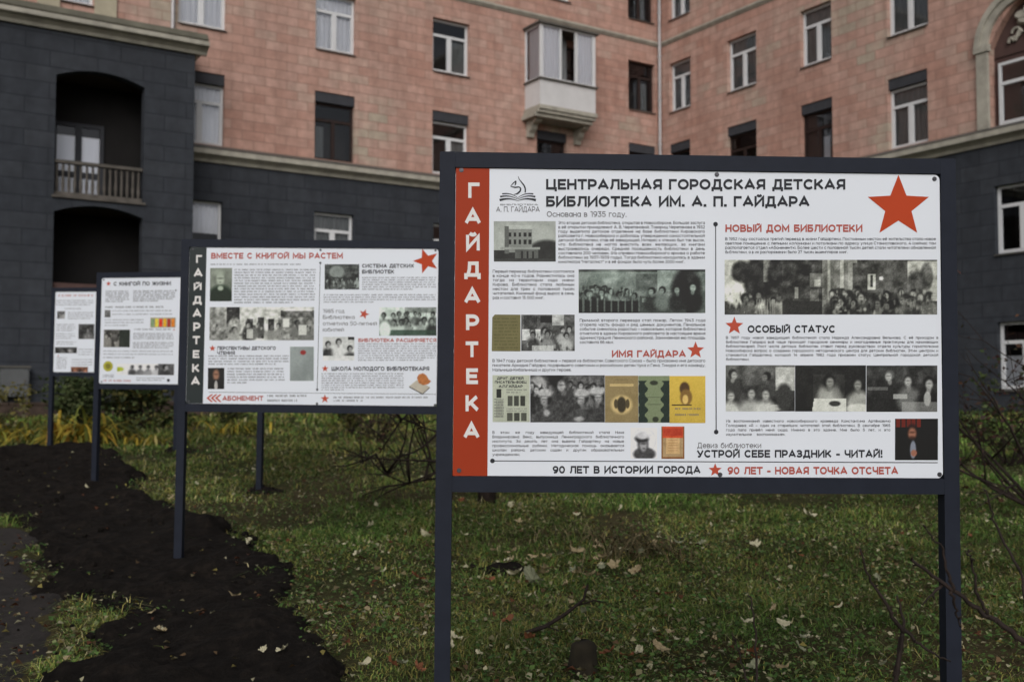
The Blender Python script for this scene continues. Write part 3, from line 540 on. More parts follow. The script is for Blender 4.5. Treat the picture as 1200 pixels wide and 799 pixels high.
DIG = {'0': (.72, [_o(.72)]), '1': (.34, [[(0, 1), (.30, 1), (.30, 0)]]), '2': (.62, [_arc(.30, .70, .30, .30, 150, -20, 9) + [(0, 0), (.62, 0)]]), '3': (.64, [[(.04, 1), (.58, 1), (.28, .60)] + _arc(.30, .30, .33, .30, 80, -150, 10)]), '4': (.76, [[(.50, 1), (0, .28), (.76, .28)], [(.54, .52), (.54, 0)]]), '5': (.64, [[(.58, 1), (.10, 1), (.06, .58)] + _arc(.29, .31, .34, .31, 90, -150, 10)]),
 '6': (.68, [_arc(.34, .31, .34, .31, 0, 360, 16), [(0, .34), (.03, .64), (.20, .93), (.56, 1)]]), '7': (.66, [[(0, .78), (0, 1), (.66, 1), (.22, 0)]]), '8': (.68, [_arc(.34, .76, .29, .24, 0, 360, 14), _arc(.34, .26, .34, .26, 0, 360, 14)]), '9': (.68, [_arc(.34, .69, .34, .31, 0, 360, 16), [(.68, .66), (.65, .36), (.48, .07), (.12, 0)]]),
 '.': (.06, [[(0, 0), (.06, 0)]]), ',': (.08, [[(.06, .03), (.0, -.16)]]), '-': (.34, [[(0, .36), (.34, .36)]]), '–': (.56, [[(0, .36), (.56, .36)]]), ':': (.06, [[(0, 0), (.06, 0)], [(0, .6), (.06, .6)]]), '!': (.06, [[(.03, 1), (.03, .50)], [(.02, 0), (.05, 0)]]), '(': (.22, [_arc(.5, .42, .5, .66, 128, 232, 6)]), ')': (.22, [_arc(-.28, .42, .5, .66, 52, -52, 6)]), '"': (.24, [[(0, 1), (0, .72)], [(.24, 1), (.24, .72)]]),
 '«': (.44, [[(.2, .62), (0, .36), (.2, .1)], [(.44, .62), (.24, .36), (.44, .1)]]), '»': (.44, [[(0, .62), (.2, .36), (0, .1)], [(.24, .62), (.44, .36), (.24, .1)]]), ' ': (.30, [])}
FONT = {**CAPS, **LOWS, **DIG}; GL = {}
def glyph(c, bold):
    """stroke letter of cap height 1 -> (vertices x,y,layer), quads, advance"""
    key = (c, bold)
    if key in GL: return GL[key]
    w_, strokes = FONT[c]; th = .24 if bold else .14; sb = .05 if bold else .05; V, Q = [], []
    ys = 1 - th                                  # centre lines are inset so that the ink fills the box
    for li, st_ in enumerate(strokes):
        p = [(sb + th / 2 + x, th / 2 + y * ys) for x, y in st_]; closed = math.hypot(p[0][0] - p[-1][0], p[0][1] - p[-1][1]) < 1e-6; n = len(p)
        nr = []
        for i in range(n):
            if closed: a, b2, c2 = p[i - 1] if i else p[-2], p[i], p[(i + 1) % n] if i < n - 1 else p[1]
            else: a, b2, c2 = p[max(i - 1, 0)], p[i], p[min(i + 1, n - 1)]
            def nn(u, v): d = math.hypot(v[0] - u[0], v[1] - u[1]) or 1; return (-(v[1] - u[1]) / d, (v[0] - u[0]) / d)
            if i == 0 and not closed: m_ = nn(b2, c2); k_ = 1
            elif i == n - 1 and not closed: m_ = nn(a, b2); k_ = 1
            else:
                n1_, n2_ = nn(a, b2), nn(b2, c2); m_ = (n1_[0] + n2_[0], n1_[1] + n2_[1]); d = math.hypot(*m_)
                if d < .35: m_ = n2_; k_ = 1
                else: m_ = (m_[0] / d, m_[1] / d); k_ = min(1 / max(m_[0] * n1_[0] + m_[1] * n1_[1], .3), 2.2)
            nr.append((m_[0] * k_, m_[1] * k_))
        if not closed:                           # square ends
            for i, j in ((0, 1), (n - 1, n - 2)):
                dx, dy = p[i][0] - p[j][0], p[i][1] - p[j][1]; d = math.hypot(dx, dy) or 1; e = th / 2 * (1 if abs(dx) < .03 * d or abs(dy) < .03 * d else .45)
                p[i] = (p[i][0] + dx / d * e, p[i][1] + dy / d * e)
        b = len(V)
        for (x, y), (nx_, ny_) in zip(p, nr): V += [(x + nx_ * th / 2, y + ny_ * th / 2, li), (x - nx_ * th / 2, y - ny_ * th / 2, li)]
        Q += [(b + 2 * i, b + 2 * i + 1, b + 2 * i + 3, b + 2 * i + 2) for i in range(n - 1)]
    GL[key] = (V, Q, w_ + th + 2 * sb); return GL[key]
def text_geo(lines, bold=False, justify=True):
    """lines: (string, x0, x1, baseline_y, cap_height) in sheet units, y down"""
    V, Fc = [], []
    for s, x0, x1, yb, cap in lines:
        sc = cap; words = s.split(' ') if justify else [s]
        ws = [sum(glyph(c, bold)[2] for c in q) for q in words]
        full = x1 - x0; sx = sc; gap = 0
        if justify and len(words) > 1:
            sx = min(sc * .92, full / (sum(ws) + .46 * (len(words) - 1))); gap = (full - sum(ws) * sx) / (len(words) - 1)
        else: sx = full / max(sum(ws), 1e-6)
        x = x0
        for q, w_ in zip(words, ws):
            for c in q:
                co, fs, adv = glyph(c, bold); b = len(V)
                V += [(x + v[0] * sx, yb - v[1] * sc, v[2]) for v in co]; Fc += [tuple(i + b for i in f) for f in fs]; x += adv * sx
            x += gap
    return V, Fc
# ------------------------------------------------------------------ information boards
PW, PH = 1.6, 1.0
class Board:
    def __init__(s, loc, yaw, roll, label, corners, strip=True):
        s.root = empty('information_board', (loc[0], loc[1], float(gz(loc[0], loc[1]))), (0, 0, R(yaw)), label, 'information board')
        zc = loc[2] - s.root.location.z; s.tilt = Matrix.Translation((0, 0, zc)) @ Matrix.Rotation(R(roll), 4, 'Y')
        s.c = corners; h = .05
        # posts reach into the ground on each side
        for sx in (-1, 1):
            x = sx * (PW / 2 + h / 2); top = s.tilt @ Vector((x, 0, PH / 2 + h)); wx = Matrix.Rotation(R(yaw), 4, 'Z') @ Vector((x, 0, 0))
            gl_ = float(gz(loc[0] + wx.x, loc[1] + wx.y)) - s.root.location.z - .12
            mb = MB(); kx = math.tan(R(roll)); x0 = top.x; zt_ = top.z
            F = lambda a, d, z: (x0 + a - kx * (zt_ - z), -d, z)
            mb.box(F, -h / 2, h / 2, -h / 2, h / 2, gl_, zt_ - .004)
            p = mb.build('post', 'frame', s.root); bev(p, .004)
            mb = MB(); mb.box(F, -h / 2 + .001, h / 2 - .001, -h / 2 + .001, h / 2 - .001, zt_ - .004, zt_ + .001); mb.build('cap', 'frame', p)
        for zz in (-1, 1):
            mb = MB(); z0 = zz * (PH / 2 + h / 2)
            mb.box(lambda a, d, z: s.tilt @ Vector((a, -d, z)), -PW / 2 + .0005, PW / 2 - .0005, -h / 2, h / 2, z0 - h / 2, z0 + h / 2); bev(mb.build('rail', 'frame', s.root), .004)
        # sheet with rounded corners, 6 mm thick, 4 mm behind the front of the frame
        s.d = h / 2 - .006; s.k = 0
        r_ = .018; pts = []
        for cx, cz, a0 in ((1, 1, 0), (-1, 1, 90), (-1, -1, 180), (1, -1, 270)):
            for i in range(6): t = R(a0 + 18 * i); pts.append((cx * (PW / 2 - r_ - .002) + r_ * math.cos(t), cz * (PH / 2 - r_ - .002) + r_ * math.sin(t)))
        mb = MB(); n = len(pts); fr_ = [s.tilt @ Vector((x, -s.d, z)) for x, z in pts]; bk = [s.tilt @ Vector((x, -s.d + .006, z)) for x, z in pts]
        mb.quad(fr_[::-1][::-1]); mb.quad(bk[::-1])
        for i in range(n): mb.quad([fr_[i], bk[i], bk[(i + 1) % n], fr_[(i + 1) % n]])
        s.panel = mb.build('panel', 'print_white', s.root)
    def uv(s, x, y):
        (ax, ay), (bx, by), (cx, cy), (dx, dy) = s.c        # TL TR BR BL of the sheet layout
        u = v = .5
        for _ in range(4):
            xl, xr = ax + (dx - ax) * v, bx + (cx - bx) * v; u = (x - xl) / (xr - xl)
            yt, yb = ay + (by - ay) * u, dy + (cy - dy) * u; v = (y - yt) / (yb - yt)
        return u, v
    def P(s, x, y, lift): u, v = s.uv(x, y); return s.tilt @ Vector(((u - .5) * PW, -s.d - lift, (.5 - v) * PH))
    def poly(s, name, polys, mat, lift=.0006):
        mb = MB()
        for q in polys: mb.quad([s.P(x, y, lift) for x, y in q])
        return mb.build(name, mat, s.panel)
    def rect(s, name, x0, y0, x1, y1, mat, lift=.0006): return s.poly(name, [[(x0, y1), (x1, y1), (x1, y0), (x0, y0)]], mat, lift)
    def text(s, lines, mat='ink', bold=False, justify=True, name='lettering', lift=.0009, rot=None):
        for grp in ([[q] for q in lines] if bold or not justify else [lines]):      # each heading line is its own piece
            V, Fc = text_geo(grp, bold, justify)
            me = bpy.data.meshes.new(name); me.from_pydata([s.P(x, y, lift + .00004 * k_) for x, y, k_ in V], [], Fc); me.update(); link(name, me, mat, s.panel)
    def star(s, cx, cy, r_, mat='ink_red', ang=0, asp=1):
        pts = []
        for i in range(10): t = R(ang - 90 + 36 * i); q = r_ if i % 2 == 0 else r_ * .43; pts.append((cx + q * math.cos(t), cy + q * math.sin(t) * asp))
        mb = MB()
        for i in range(10): mb.quad([s.P(*p, .0007) for p in ((cx, cy), pts[(i + 1) % 10], pts[i])])
        return mb.build('red_star', mat, s.panel)
    def disc(s, cx, cy, r_, mat, name='dot', lift=.0008, ry=None, n=20):
        return s.poly(name, [[(cx + r_ * math.cos(-2 * math.pi * i / n), cy + (ry or r_) * math.sin(-2 * math.pi * i / n)) for i in range(n)]], mat, lift)
    def screw(s, x, y, mat='screw'):
        u, v = s.uv(x, y); mb = MB()
        for r_, d0, d1 in ((.0075, 0, .0018), (.0052, .0018, .004)):
            mb.tube([s.tilt @ Vector(((u - .5) * PW, -s.d - d, (.5 - v) * PH)) for d in (d0, d1)], r_, 14)
        mb.build('screw', mat, s.panel)
    def photo(s, x0, y0, x1, y1, A, name='printed_photo', lift=.0006):
        A = np.asarray(A, float); h_, w_ = A.shape[:2]
        xs, ys = np.linspace(x0, x1, w_), np.linspace(y0, y1, h_)
        V = [s.P(x, y, lift) for y in ys for x in xs]; idx = np.arange(h_ * w_).reshape(h_, w_)
        Fq = np.stack([idx[1:, :-1], idx[1:, 1:], idx[:-1, 1:], idx[:-1, :-1]], -1).reshape(-1, 4)
        return raw_mesh(name, np.array(V), Fq, 'photo', s.panel, np.clip(lin(np.clip(A, 0, 255)).reshape(-1, 3) * 1.08, 0, .78))
    def greek(s, x0, x1, y0, y1, n, mat='ink_grey', last=.6, cap=None, sd=0):
        """lines too small to read: rows of letter-height strokes in word groups"""
        r_ = random.Random(sd + int(x0 * 10) + int(y0)); st = (y1 - y0) / max(n - 1, 1) if n > 1 else 0; c = cap or (st * .5 if n > 1 else 1.6); polys = []
        for i in range(n):
            x, e = x0, (x1 if i < n - 1 else x0 + (x1 - x0) * last); y = y0 + st * i
            while x < e:
                for _ in range(r_.randint(2, 9)):
                    w_ = c * r_.uniform(.55, .9)
                    if x + w_ > e: break
                    k_ = r_.random(); sw = c * .2
                    polys.append([(x, y + c / 2), (x + sw, y + c / 2), (x + sw, y - c / 2), (x, y - c / 2)])
                    if k_ < .8: polys.append([(x + w_ - 2.2 * sw, y + c / 2), (x + w_ - 1.2 * sw, y + c / 2), (x + w_ - 1.2 * sw, y - c / 2), (x + w_ - 2.2 * sw, y - c / 2)])
                    yy = y + c * r_.choice((-.4, 0, .4)); polys.append([(x + sw, yy + .1 * c), (x + w_ - 2.2 * sw, yy + .1 * c), (x + w_ - 2.2 * sw, yy - .1 * c), (x + sw, yy - .1 * c)])
                    x += w_
                x += c * r_.uniform(.6, 1.1)
        return s.poly('small_print', polys, mat, .0009)
def bev(o, w_):
    m = o.modifiers.new('bevel', 'BEVEL'); m.width = w_; m.segments = 2; m.limit_method = 'ANGLE'

# ---- little painter for the printed photographs (values 0..255)
class Pic:
    def __init__(s, w_, h_, a, b=None, tint=(1, 1.02, .97), seed=1):
        w_, h_ = int(w_ * 1.6), int(h_ * 1.6); tint = tuple(1 + (t - 1) * .42 if min(tint) > .8 else t for t in tint); s.w, s.h = w_, h_; s.y, s.x = np.mgrid[0:h_, 0:w_]; s.y = s.y / (h_ - 1.); s.x = s.x / (w_ - 1.); s.r = np.random.default_rng(seed)
        b = a if b is None else b; s.a = (a + (b - a) * s.y)[..., None] * np.ones(3) * np.array(tint)
        s.tint = np.array(tint)
    def _c(s, v): return np.array(v, float) if hasattr(v, '__len__') else v * s.tint
    def put(s, m, v, al=1): m = np.clip(m, 0, 1)[..., None] * al; s.a = s.a * (1 - m) + m * s._c(v); return s
    def e(s, cx, cy, rx, ry, v, al=1, soft=.15): d = np.hypot((s.x - cx) / rx, (s.y - cy) / ry); return s.put((1 + soft - d) / (2 * soft) , v, al)
    def rc(s, x0, y0, x1, y1, v, al=1): return s.put(((s.x >= x0) & (s.x <= x1) & (s.y >= y0) & (s.y <= y1)).astype(float), v, al)
    def nz(s, f, amp, sd=0, fx=1): n = fbm(s.x * s.w / s.h * fx, s.y, f, sd, 4) - .5; s.a = s.a + n[..., None] * amp * 2; return s
    def person(s, x, y, k, face=175, hair=35, cloth=60, asp=None):
        q = s.h / s.w
        s.e(x, y + 1.75 * k, 1.05 * k * q, 1.15 * k, cloth, .9, .25); s.e(x, y + .62 * k, .2 * k * q, .3 * k, face * .75, .8, .3); s.e(x, y - .06 * k, .46 * k * q, .52 * k, hair, 1, .2)
        t = s.r.normal(0, .06); f = min(face, 165); s.e(x + t * k, y + .12 * k, .31 * k * q, .40 * k, f, .95, .3); s.e(x + t * k, y + .04 * k, .24 * k * q, .07 * k, f * .55, .6, .5); s.e(x + t * k, y + .32 * k, .12 * k * q, .05 * k, f * .6, .5, .5); return s
    def crowd(s, x0, x1, y0, y1, n, k, lo=25, hi=190):
        for i in range(n):
            x, y = s.r.uniform(x0, x1), y0 + (y1 - y0) * i / n
            s.person(x, y, k * s.r.uniform(.8, 1.2), s.r.uniform(100, 170), s.r.uniform(20, 60), s.r.uniform(lo, hi))
        for i in range(n * 5):
            s.e(s.r.uniform(x0, x1), s.r.uniform(y0, 1), s.r.uniform(.004, .03) * 40 / s.w * 1.6, s.r.uniform(.015, .07), s.r.choice((25, 45, 150, 185)), s.r.uniform(.25, .7), .4)
        return s
    def done(s, grain=8): s.a = 88 + (s.a - 92) * 1.28; return np.clip(s.a + s.r.normal(0, grain, s.a.shape[:2])[..., None], 12, 225)

# ======== nearest board
B1 = Board((.610, 3.355, 1.662), 1.68, .44, 'nearest large information board with an orange red vertical strip and large red star', [(533.8, 195.8), (1099.2, 203.8), (1104.2, 560.2), (528.8, 557.2)])
xs0, xs1 = 534.4, 573.2
B1.poly('colour_strip', [[(529.6, 556.6), (569.8, 556.9), (573.4, 196.9), (534.8, 196.4)]], 'ink_orange')
for ch, yb, cap, x0, x1 in (('Г', 232, 18.2, 548, 562.5), ('А', 263, 18.6, 544, 563.8), ('Й', 294, 18.4, 545.2, 562.6), ('Д', 325, 18, 543, 563.6), ('А', 356.2, 18.4, 543, 563), ('Р', 387.4, 18.4, 544.8, 561.6), ('Т', 419, 18.4, 544.4, 560.4), ('Е', 450.4, 18.4, 544.8, 560), ('К', 482, 18.6, 544, 560.6), ('А', 513.4, 18.6, 541.6, 561.4)):
    B1.text([(ch, x0, x1, yb, cap)], 'strip_white', True, False, lift=.0012)
B1.text([('ЦЕНТРАЛЬНАЯ ГОРОДСКАЯ ДЕТСКАЯ', 638, 988, 222.2, 12.6), ('БИБЛИОТЕКА ИМ. А. П. ГАЙДАРА', 638, 946, 242.4, 12.6)], 'ink', True, False, name='title_lettering')
B1.text([('Основана в 1935 году.', 639, 732, 254.4, 6.6)], 'ink_grey', False, False)
B1.text([('Девиз библиотеки', 813.5, 889, 524.6, 6.4)], 'ink_grey', False, False)
B1.text([('НОВЫЙ ДОМ БИБЛИОТЕКИ', 846.5, 1008, 272.2, 8.8), ('ИМЯ ГАЙДАРА', 714, 801, 419.2, 8.2)], 'ink_dullred', True, False, name='heading_lettering')
B1.text([('ОСОБЫЙ СТАТУС', 872.5, 976, 390.6, 8.8), ('УСТРОЙ СЕБЕ ПРАЗДНИК - ЧИТАЙ!', 813, 1032, 535.6, 8.9), ('90 ЛЕТ В ИСТОРИИ ГОРОДА', 645, 818, 554, 8.8)], 'ink', True, False, name='heading_lettering')
B1.text([('90 ЛЕТ - НОВАЯ ТОЧКА ОТСЧЕТА', 849, 1050.5, 555, 8.8)], 'ink_dullred', True, False, name='heading_lettering')
def para(B, ls, x0, x1, y0, st, cap, last): 
    n = len(ls); B.text([(t, x0, x1 if i < n - 1 else x0 + (x1 - x0) * last, y0 + st * i, cap) for i, t in enumerate(ls)], 'ink_body', False, True, name='paragraph_lettering')
M['ink_body'] = mottled('print_body_text', (.035, .037, .048), .6, .05, 3, 0)
para(B1, ['Это вторая детская библиотека, открытая в Новосибирске. Большая заслуга', 'в её открытии принадлежит А. В. Черепановой. Товарищ Черепанова в 1932', 'году выделила детское отделение на базе библиотеки Кировского', 'райсовета г. Новосибирска и добилась утверждения самостоятельной', 'детской библиотеки, став её заведующей. Интерес к чтению был так высок,', 'что библиотека не могла вместить всех желающих, за книгами', 'выстраивались очереди. Средняя посещаемость библиотеки в день', 'составляла 200 человек. (Из справки Новосибирского архива о работе', 'библиотеки за 1937-1939 годы). Тогда библиотека находилась в здании', 'кинотеатра "Металлист" и в её фондах было чуть более 2000 книг.'], 652.5, 823, 263, 5.1, 3.5, .86)
para(B1, ['Первый переезд библиотеки состоялся', 'в конце 40-х годов. Разместилась она', 'тогда на территории сада имени', 'Кирова. Библиотека стала любимым', 'местом для трех с половиной тысяч', 'читателей. Книжный фонд вырос в семь', 'раз и составил 15 000 книг.'], 576.5, 671, 320.2, 5.15, 3.5, .63)
para(B1, ['Причиной второго переезда стал пожар. Летом 1943 года', 'сгорела часть фонда и ряд ценных документов. Печальное', 'событие сменилось радостью – новосельем, которое библиотека', 'отметила в здании Кировского райсовета (в настоящее время', 'администрация Ленинского района). Занимаемая ею площадь', 'составила 66 кв.м.'], 677, 823.5, 377.6, 5.1, 3.5, .27)
para(B1, ['В 1947 году детской библиотеке – первой из библиотек Советского Союза – было присвоено имя детского', 'писателя Аркадия Гайдара, подарившего советским и российским детям Чука и Гека, Тимура и его команду,', 'Мальчиша-Кибальчиша и других героев.'], 575.8, 823.5, 424.8, 5.3, 3.5, .37)
para(B1, ['В этом же году заведующей библиотекой стала Нина', 'Владимировна Векс, выпускница Ленинградского библиотечного', 'института. За десять лет она вывела Гайдартеку на новые', 'профессиональные рубежи. Методическая помощь оказывается', 'школам района, детским садам и другим образовательным', 'учреждениям.'], 575.5, 728.5, 508, 5.1, 3.2, .21)
para(B1, ['В 1952 году состоялся третий переезд в жизни Гайдартеки. Постоянным местом её жительства стало новое', 'светлое помещение с лепными колоннами и потолками по адресу улица Станиславского, 4 (сейчас там', 'располагается отдел «Абонемент»). Более шести с половиной тысяч детей стали читателями обновленной', 'библиотеки, а в их распоряжении было 27 тысяч экземпляров книг.'], 846.5, 1094.5, 282.0, 5.15, 3.5, .58)
para(B1, ['В 1957 году новой заведующей библиотекой стала Надежда Александровна Вельмова. С её приходом в', 'библиотеке Гайдара всё чаще проходят городские семинары и многодневные практикумы для начинающих', 'библиотекарей. Рост числа детских библиотек ставит перед руководством отдела культуры горисполкома', 'Новосибирска вопрос о создании городского методического центра для детских библиотек. Этим центром и', 'становится Гайдартека, которой 14 апреля 1982 года присвоен статус Центральной городской детской', 'библиотеки.'], 847.3, 1097.5, 397.8, 5.05, 3.2, .11)
para(B1, ['Из воспоминаний известного новосибирского краеведа Константина Артёмовича', 'Голодяева: «Я – один из старейших читателей этой библиотеки. В сентябре 1965', 'года папа привёл меня сюда. Именно в это здание. Мне было 5 лет, и это', 'изумительное воспоминание».'], 847.5, 1041, 494.8, 5.15, 3.2, .36)
for q in ((1050, 242.5, 38, 0), (812, 411, 10.4, 0), (857.3, 382.6, 11, 0), (834.8, 550, 8, 0)): B1.star(q[0], q[1], q[2], 'ink_star' if q[2] > 20 else 'ink_red', q[3])
B1.poly('divider_line', [[(576, 539.9), (1097, 542.0), (1097, 541.0), (576, 538.9)], [(835.4, 506), (836.6, 506), (836.0, 263), (835.0, 263)]], 'ink')
for x, y in ((575.6, 539.4), (835.4, 263), (836, 506)): B1.disc(x, y, 2.7, 'ink')
for x, y in ((541, 199), (837, 204.2), (1092.5, 209.5), (537, 550.5), (840.5, 555.3), (1099.3, 555.2)): B1.screw(x, y)
# emblem: open book with a curling figure rising from it
def arc_strip(p, w0):   # tapered stroke
    out_ = []
    for i in range(len(p) - 1):
        (x0, y0), (x1, y1) = p[i], p[i + 1]; dx, dy = x1 - x0, y1 - y0; L_ = math.hypot(dx, dy); nx_, ny_ = -dy / L_, dx / L_
        a, b = w0[i] / 2, w0[i + 1] / 2; out_.append([(x0 + nx_ * a, y0 + ny_ * a), (x1 + nx_ * b, y1 + ny_ * b), (x1 - nx_ * b, y1 - ny_ * b), (x0 - nx_ * a, y0 - ny_ * a)])
    return out_
em = []
for s in (-1, 1):
    for k_, (ye, wd, xe) in enumerate(((234.6, 2.4, 21), (230.5, 1.5, 20.3), (227.2, 1.1, 18))):
        em += arc_strip([(605.8 + s * xe * t / 8, (235.3 - k_ * 1.7) + (ye - 235.3 + k_ * 1.7) * (t / 8) ** .8 - 1.9 * math.sin(math.pi * t / 8)) for t in range(9)], [.5 + wd * t / 8 for t in range(9)])
em += arc_strip([(606.3, 206.3), (607.6, 210), (610.6, 213.8), (613.4, 217.6), (614.6, 221.4), (614.4, 225.8)], [.4, 1.0, 1.4, 1.7, 1.7, 1.4])
em += arc_strip([(597.5, 218.2), (602.5, 219.6), (607.2, 218.9), (609.4, 220.6), (608.6, 224), (605.4, 227), (601.2, 228)], [.7, 1.7, 1.3, 1.5, 1.9, 1.9, .4])
em += arc_strip([(597.5, 218.2), (600.8, 214.4), (603.8, 211.8), (603.4, 215.4), (602.4, 217.4)], [.6, 1.2, 1.3, 1.7, .5])
B1.poly('emblem', [q if ((q[1][0]-q[0][0])*(q[2][1]-q[0][1])-(q[1][1]-q[0][1])*(q[2][0]-q[0][0])) < 0 else q[::-1] for q in em], 'ink', .0008)
B1.text([('А. П. ГАЙДАРА', 580.6, 631.4, 248.4, 6.2)], 'ink_grey', False, False); B1.text([('БИБЛИОТЕКА', 585.5, 629.5, 240.8, 1.8)], 'ink_grey', False, True)
# printed photographs
p = Pic(64, 44, 150, 165, (.93, 1.0, .93), 1); p.rc(0, .72, 1, 1, 45); p.e(.86, .75, .3, .28, 45); p.rc(.2, .14, .62, .78, 125); p.rc(.2, .1, .62, .2, 165); p.rc(.17, .12, .24, .8, 95)
for r_ in (.28, .46): [p.rc(.24 + i * .08, r_, .285 + i * .08, r_ + .11, 40) for i in range(5)]
p.rc(.1, .64, .75, .7, 140); p.rc(.34, .7, .72, .92, 90); [p.rc(.44 + i * .09, .74, .47 + i * .09, .92, 35) for i in range(3)]; p.rc(0, .93, 1, 1, 60); B1.photo(578, 259.5, 649.5, 307, p.nz(6, 14).done(6))
p = Pic(104, 40, 120, 95, (.84, 1.02, .92), 2); p.rc(0, 0, 1, .06, 60); p.rc(.45, .1, .63, .5, 95); p.rc(.62, .02, .8, .5, 140); p.e(.85, .5, .12, .55, 30); p.e(.25, .15, .14, .2, 150, .7, .5); p.nz(7, 40, 4); p.crowd(.02, .45, .42, .62, 16, .13, 15, 130); p.rc(0, .72, .55, 1, 32)
[p.rc(.03 + i * .055, .66, .045 + i * .055, .98, 120, .7) for i in range(9)]; p.put(((p.y > .62 + (p.x - .5) * .3) & (p.x > .48) & (p.x < .85)).astype(float), 70); p.put(((p.y > .66 + (p.x - .5) * .2) & (p.y < .75 + (p.x - .5) * .3) & (p.x > .5) & (p.x < .85)).astype(float), 150, .8); p.person(.58, .5, .16, 150, 30, 45); p.person(.66, .48, .16, 140, 30, 110); p.person(.78, .46, .17, 150, 20, 35); p.person(.9, .4, .2, 170, 25, 25); B1.photo(676, 316.3, 823.4, 367.4, p.done(9))
p = Pic(28, 36, 118, 108, (1, .93, .62), 3); p.nz(5, 18, 2); [p.rc(.1, .12 + i * .085, .9 - .2 * (i % 3 == 2), .135 + i * .085, (92, 84, 58), .6) for i in range(10)]
B1.poly('printed_photo', [[(575.2, 412), (608.5, 412.2), (608.5, 369.4), (579, 369.2), (576, 372.5)]], mottled('khaki_document', (.17, .155, .065), .6, .12, 30, 0), .0006)
B1.greek(578, 606, 374, 408, 10, mottled('khaki_ink', (.09, .08, .03), .6, .1, 5, 0), 1, 1.5)
p = Pic(52, 36, 90, 70, (.98, 1.02, 1.0), 4); p.rc(.36, .02, .58, .22, 30); p.rc(.58, 0, .8, .3, 160); p.rc(.05, .02, .3, .45, 60); p.rc(.02, .4, .36, .7, 185); p.nz(8, 45, 7); p.crowd(.05, .95, .4, .6, 9, .17, 20, 180); p.rc(.2, .85, .6, 1, 190, .7); B1.photo(609.3, 369.4, 671.3, 411.8, p.done(10))
p = Pic(34, 44, 165, 160, (.95, 1.02, .82), 5); p.nz(4, 8, 3); p.rc(.1, .3, .24, .48, 45)
for i in range(3): p.rc(.4 + i * .17, .44, .54 + i * .17, .66, 70 - 10 * i, .9); p.rc(.38 + i * .19, .8, .54 + i * .19, .98, 72 - 15 * (i == 1), .9)
p.rc(.08, .52, .3, .9, 120, .5); B1.photo(576, 440, 619, 494.4, p.done(5))
B1.text([('ДРУГ ДЕТЕЙ', 581, 612, 445.2, 3.2), ('ПИСАТЕЛЬ-БОЕЦ', 578.5, 615.5, 449.6, 3), ('А.П.ГАЙДАР', 583, 611, 454.4, 3)], 'ink', True, False, lift=.0012)
B1.greek(578, 590, 468, 488, 7, 'ink_grey', 1, 1.6); B1.greek(592, 616, 457, 460, 2, 'ink_grey', .7, 1.4); B1.greek(592, 616, 479, 481.5, 2, 'ink_grey', 1, 1.2)
p = Pic(72, 46, 75, 60, (.98, 1.0, 1.0), 6); p.nz(7, 60, 11); p.e(.1, .2, .12, .18, 165, .8); p.e(.35, .1, .1, .14, 25); p.crowd(0, 1, .2, .35, 10, .15, 30, 120); p.e(.5, .8, .25, .5, 62, 1, .1); p.nz(16, 16, 21); p.person(.45, .2, .27, 150, 60, 62)
for x, y, c in ((.2, .5, 70), (.7, .5, 80), (.9, .46, 60)): p.person(x, y, .25, 145, 45, c); p.e(x - .01, y - .12, .10, .10, 172, .9, .25); p.rc(x - .09, y - .06, x + .06, y - .04, 110, .6)
p.e(.22, .8, .04, .07, 175, .8, .4); p.e(.66, .93, .06, .05, 180, .7, .4); p.nz(20, 18, 31)
B1.photo(619.6, 440.1, 706, 494.8, p.nz(14, 22, 3).done(9))
p = Pic(34, 46, 132, 128, (1, .90, .66), 7); p.nz(4, 8, 3); p.e(.5, .62, .32, .2, 185, .9); p.e(.5, .62, .14, .17, 62); p.e(.33, .6, .06, .1, 80); p.e(.68, .6, .06, .1, 80); p.rc(.15, .17, .85, .23, 190, .7); p.rc(.3, .07, .7, .09, 90, .5); B1.photo(706.3, 440.6, 745, 495, p.done(5))
p = Pic(32, 46, 128, 122, (.92, 1.0, .80), 8); m_ = lambda s: (np.abs(p.x - s) < .14 + .05 * np.sin(p.y * 28)) & (p.y > .1); p.put(m_(.12).astype(float), (38, 52, 46)); p.put(m_(.9).astype(float), (38, 52, 46)); p.e(.5, .15, .13, .05, 60); p.rc(.3, .45, .72, .47, 80, .7); p.rc(.3, .6, .72, .615, 80, .7); p.e(.55, .93, .1, .06, 60); B1.photo(745.2, 440.8, 781.5, 495.2, p.done(5))
p = Pic(38, 46, 185, 172, (1, .87, .42), 9); p.nz(3, 8, 3); p.e(.42, .27, .14, .14, (80, 62, 38)); p.e(.46, .45, .17, .17, (120, 96, 55)); p.e(.44, .5, .08, .1, (190, 165, 105)); p.rc(.06, .6, .62, .635, (70, 52, 30)); B1.photo(781.6, 441, 823.4, 495.6, p.done(5)); B1.greek(788, 819, 479, 486, 2, 'ink_grey', .9, 2.2)
p = Pic(34, 40, 205, 205, (.99, 1.0, 1.04), 10); p.e(.5, .42, .46, .4, 190, 1, .03); p.e(.5, .42, .43, .38, 203, 1, .03); p.e(.52, .86, .42, .22, 70); p.e(.46, .54, .2, .27, 60, 1, .3); p.e(.48, .57, .14, .21, 145, 1, .3); p.e(.47, .52, .11, .04, 70, .8, .5); p.e(.5, .68, .06, .03, 80, .7, .5); p.e(.42, .36, .25, .12, 45, 1, .3); p.e(.46, .26, .24, .12, 178, 1, .3); p.nz(9, 18, 4); B1.photo(736, 501, 767, 536.5, p.done(4))
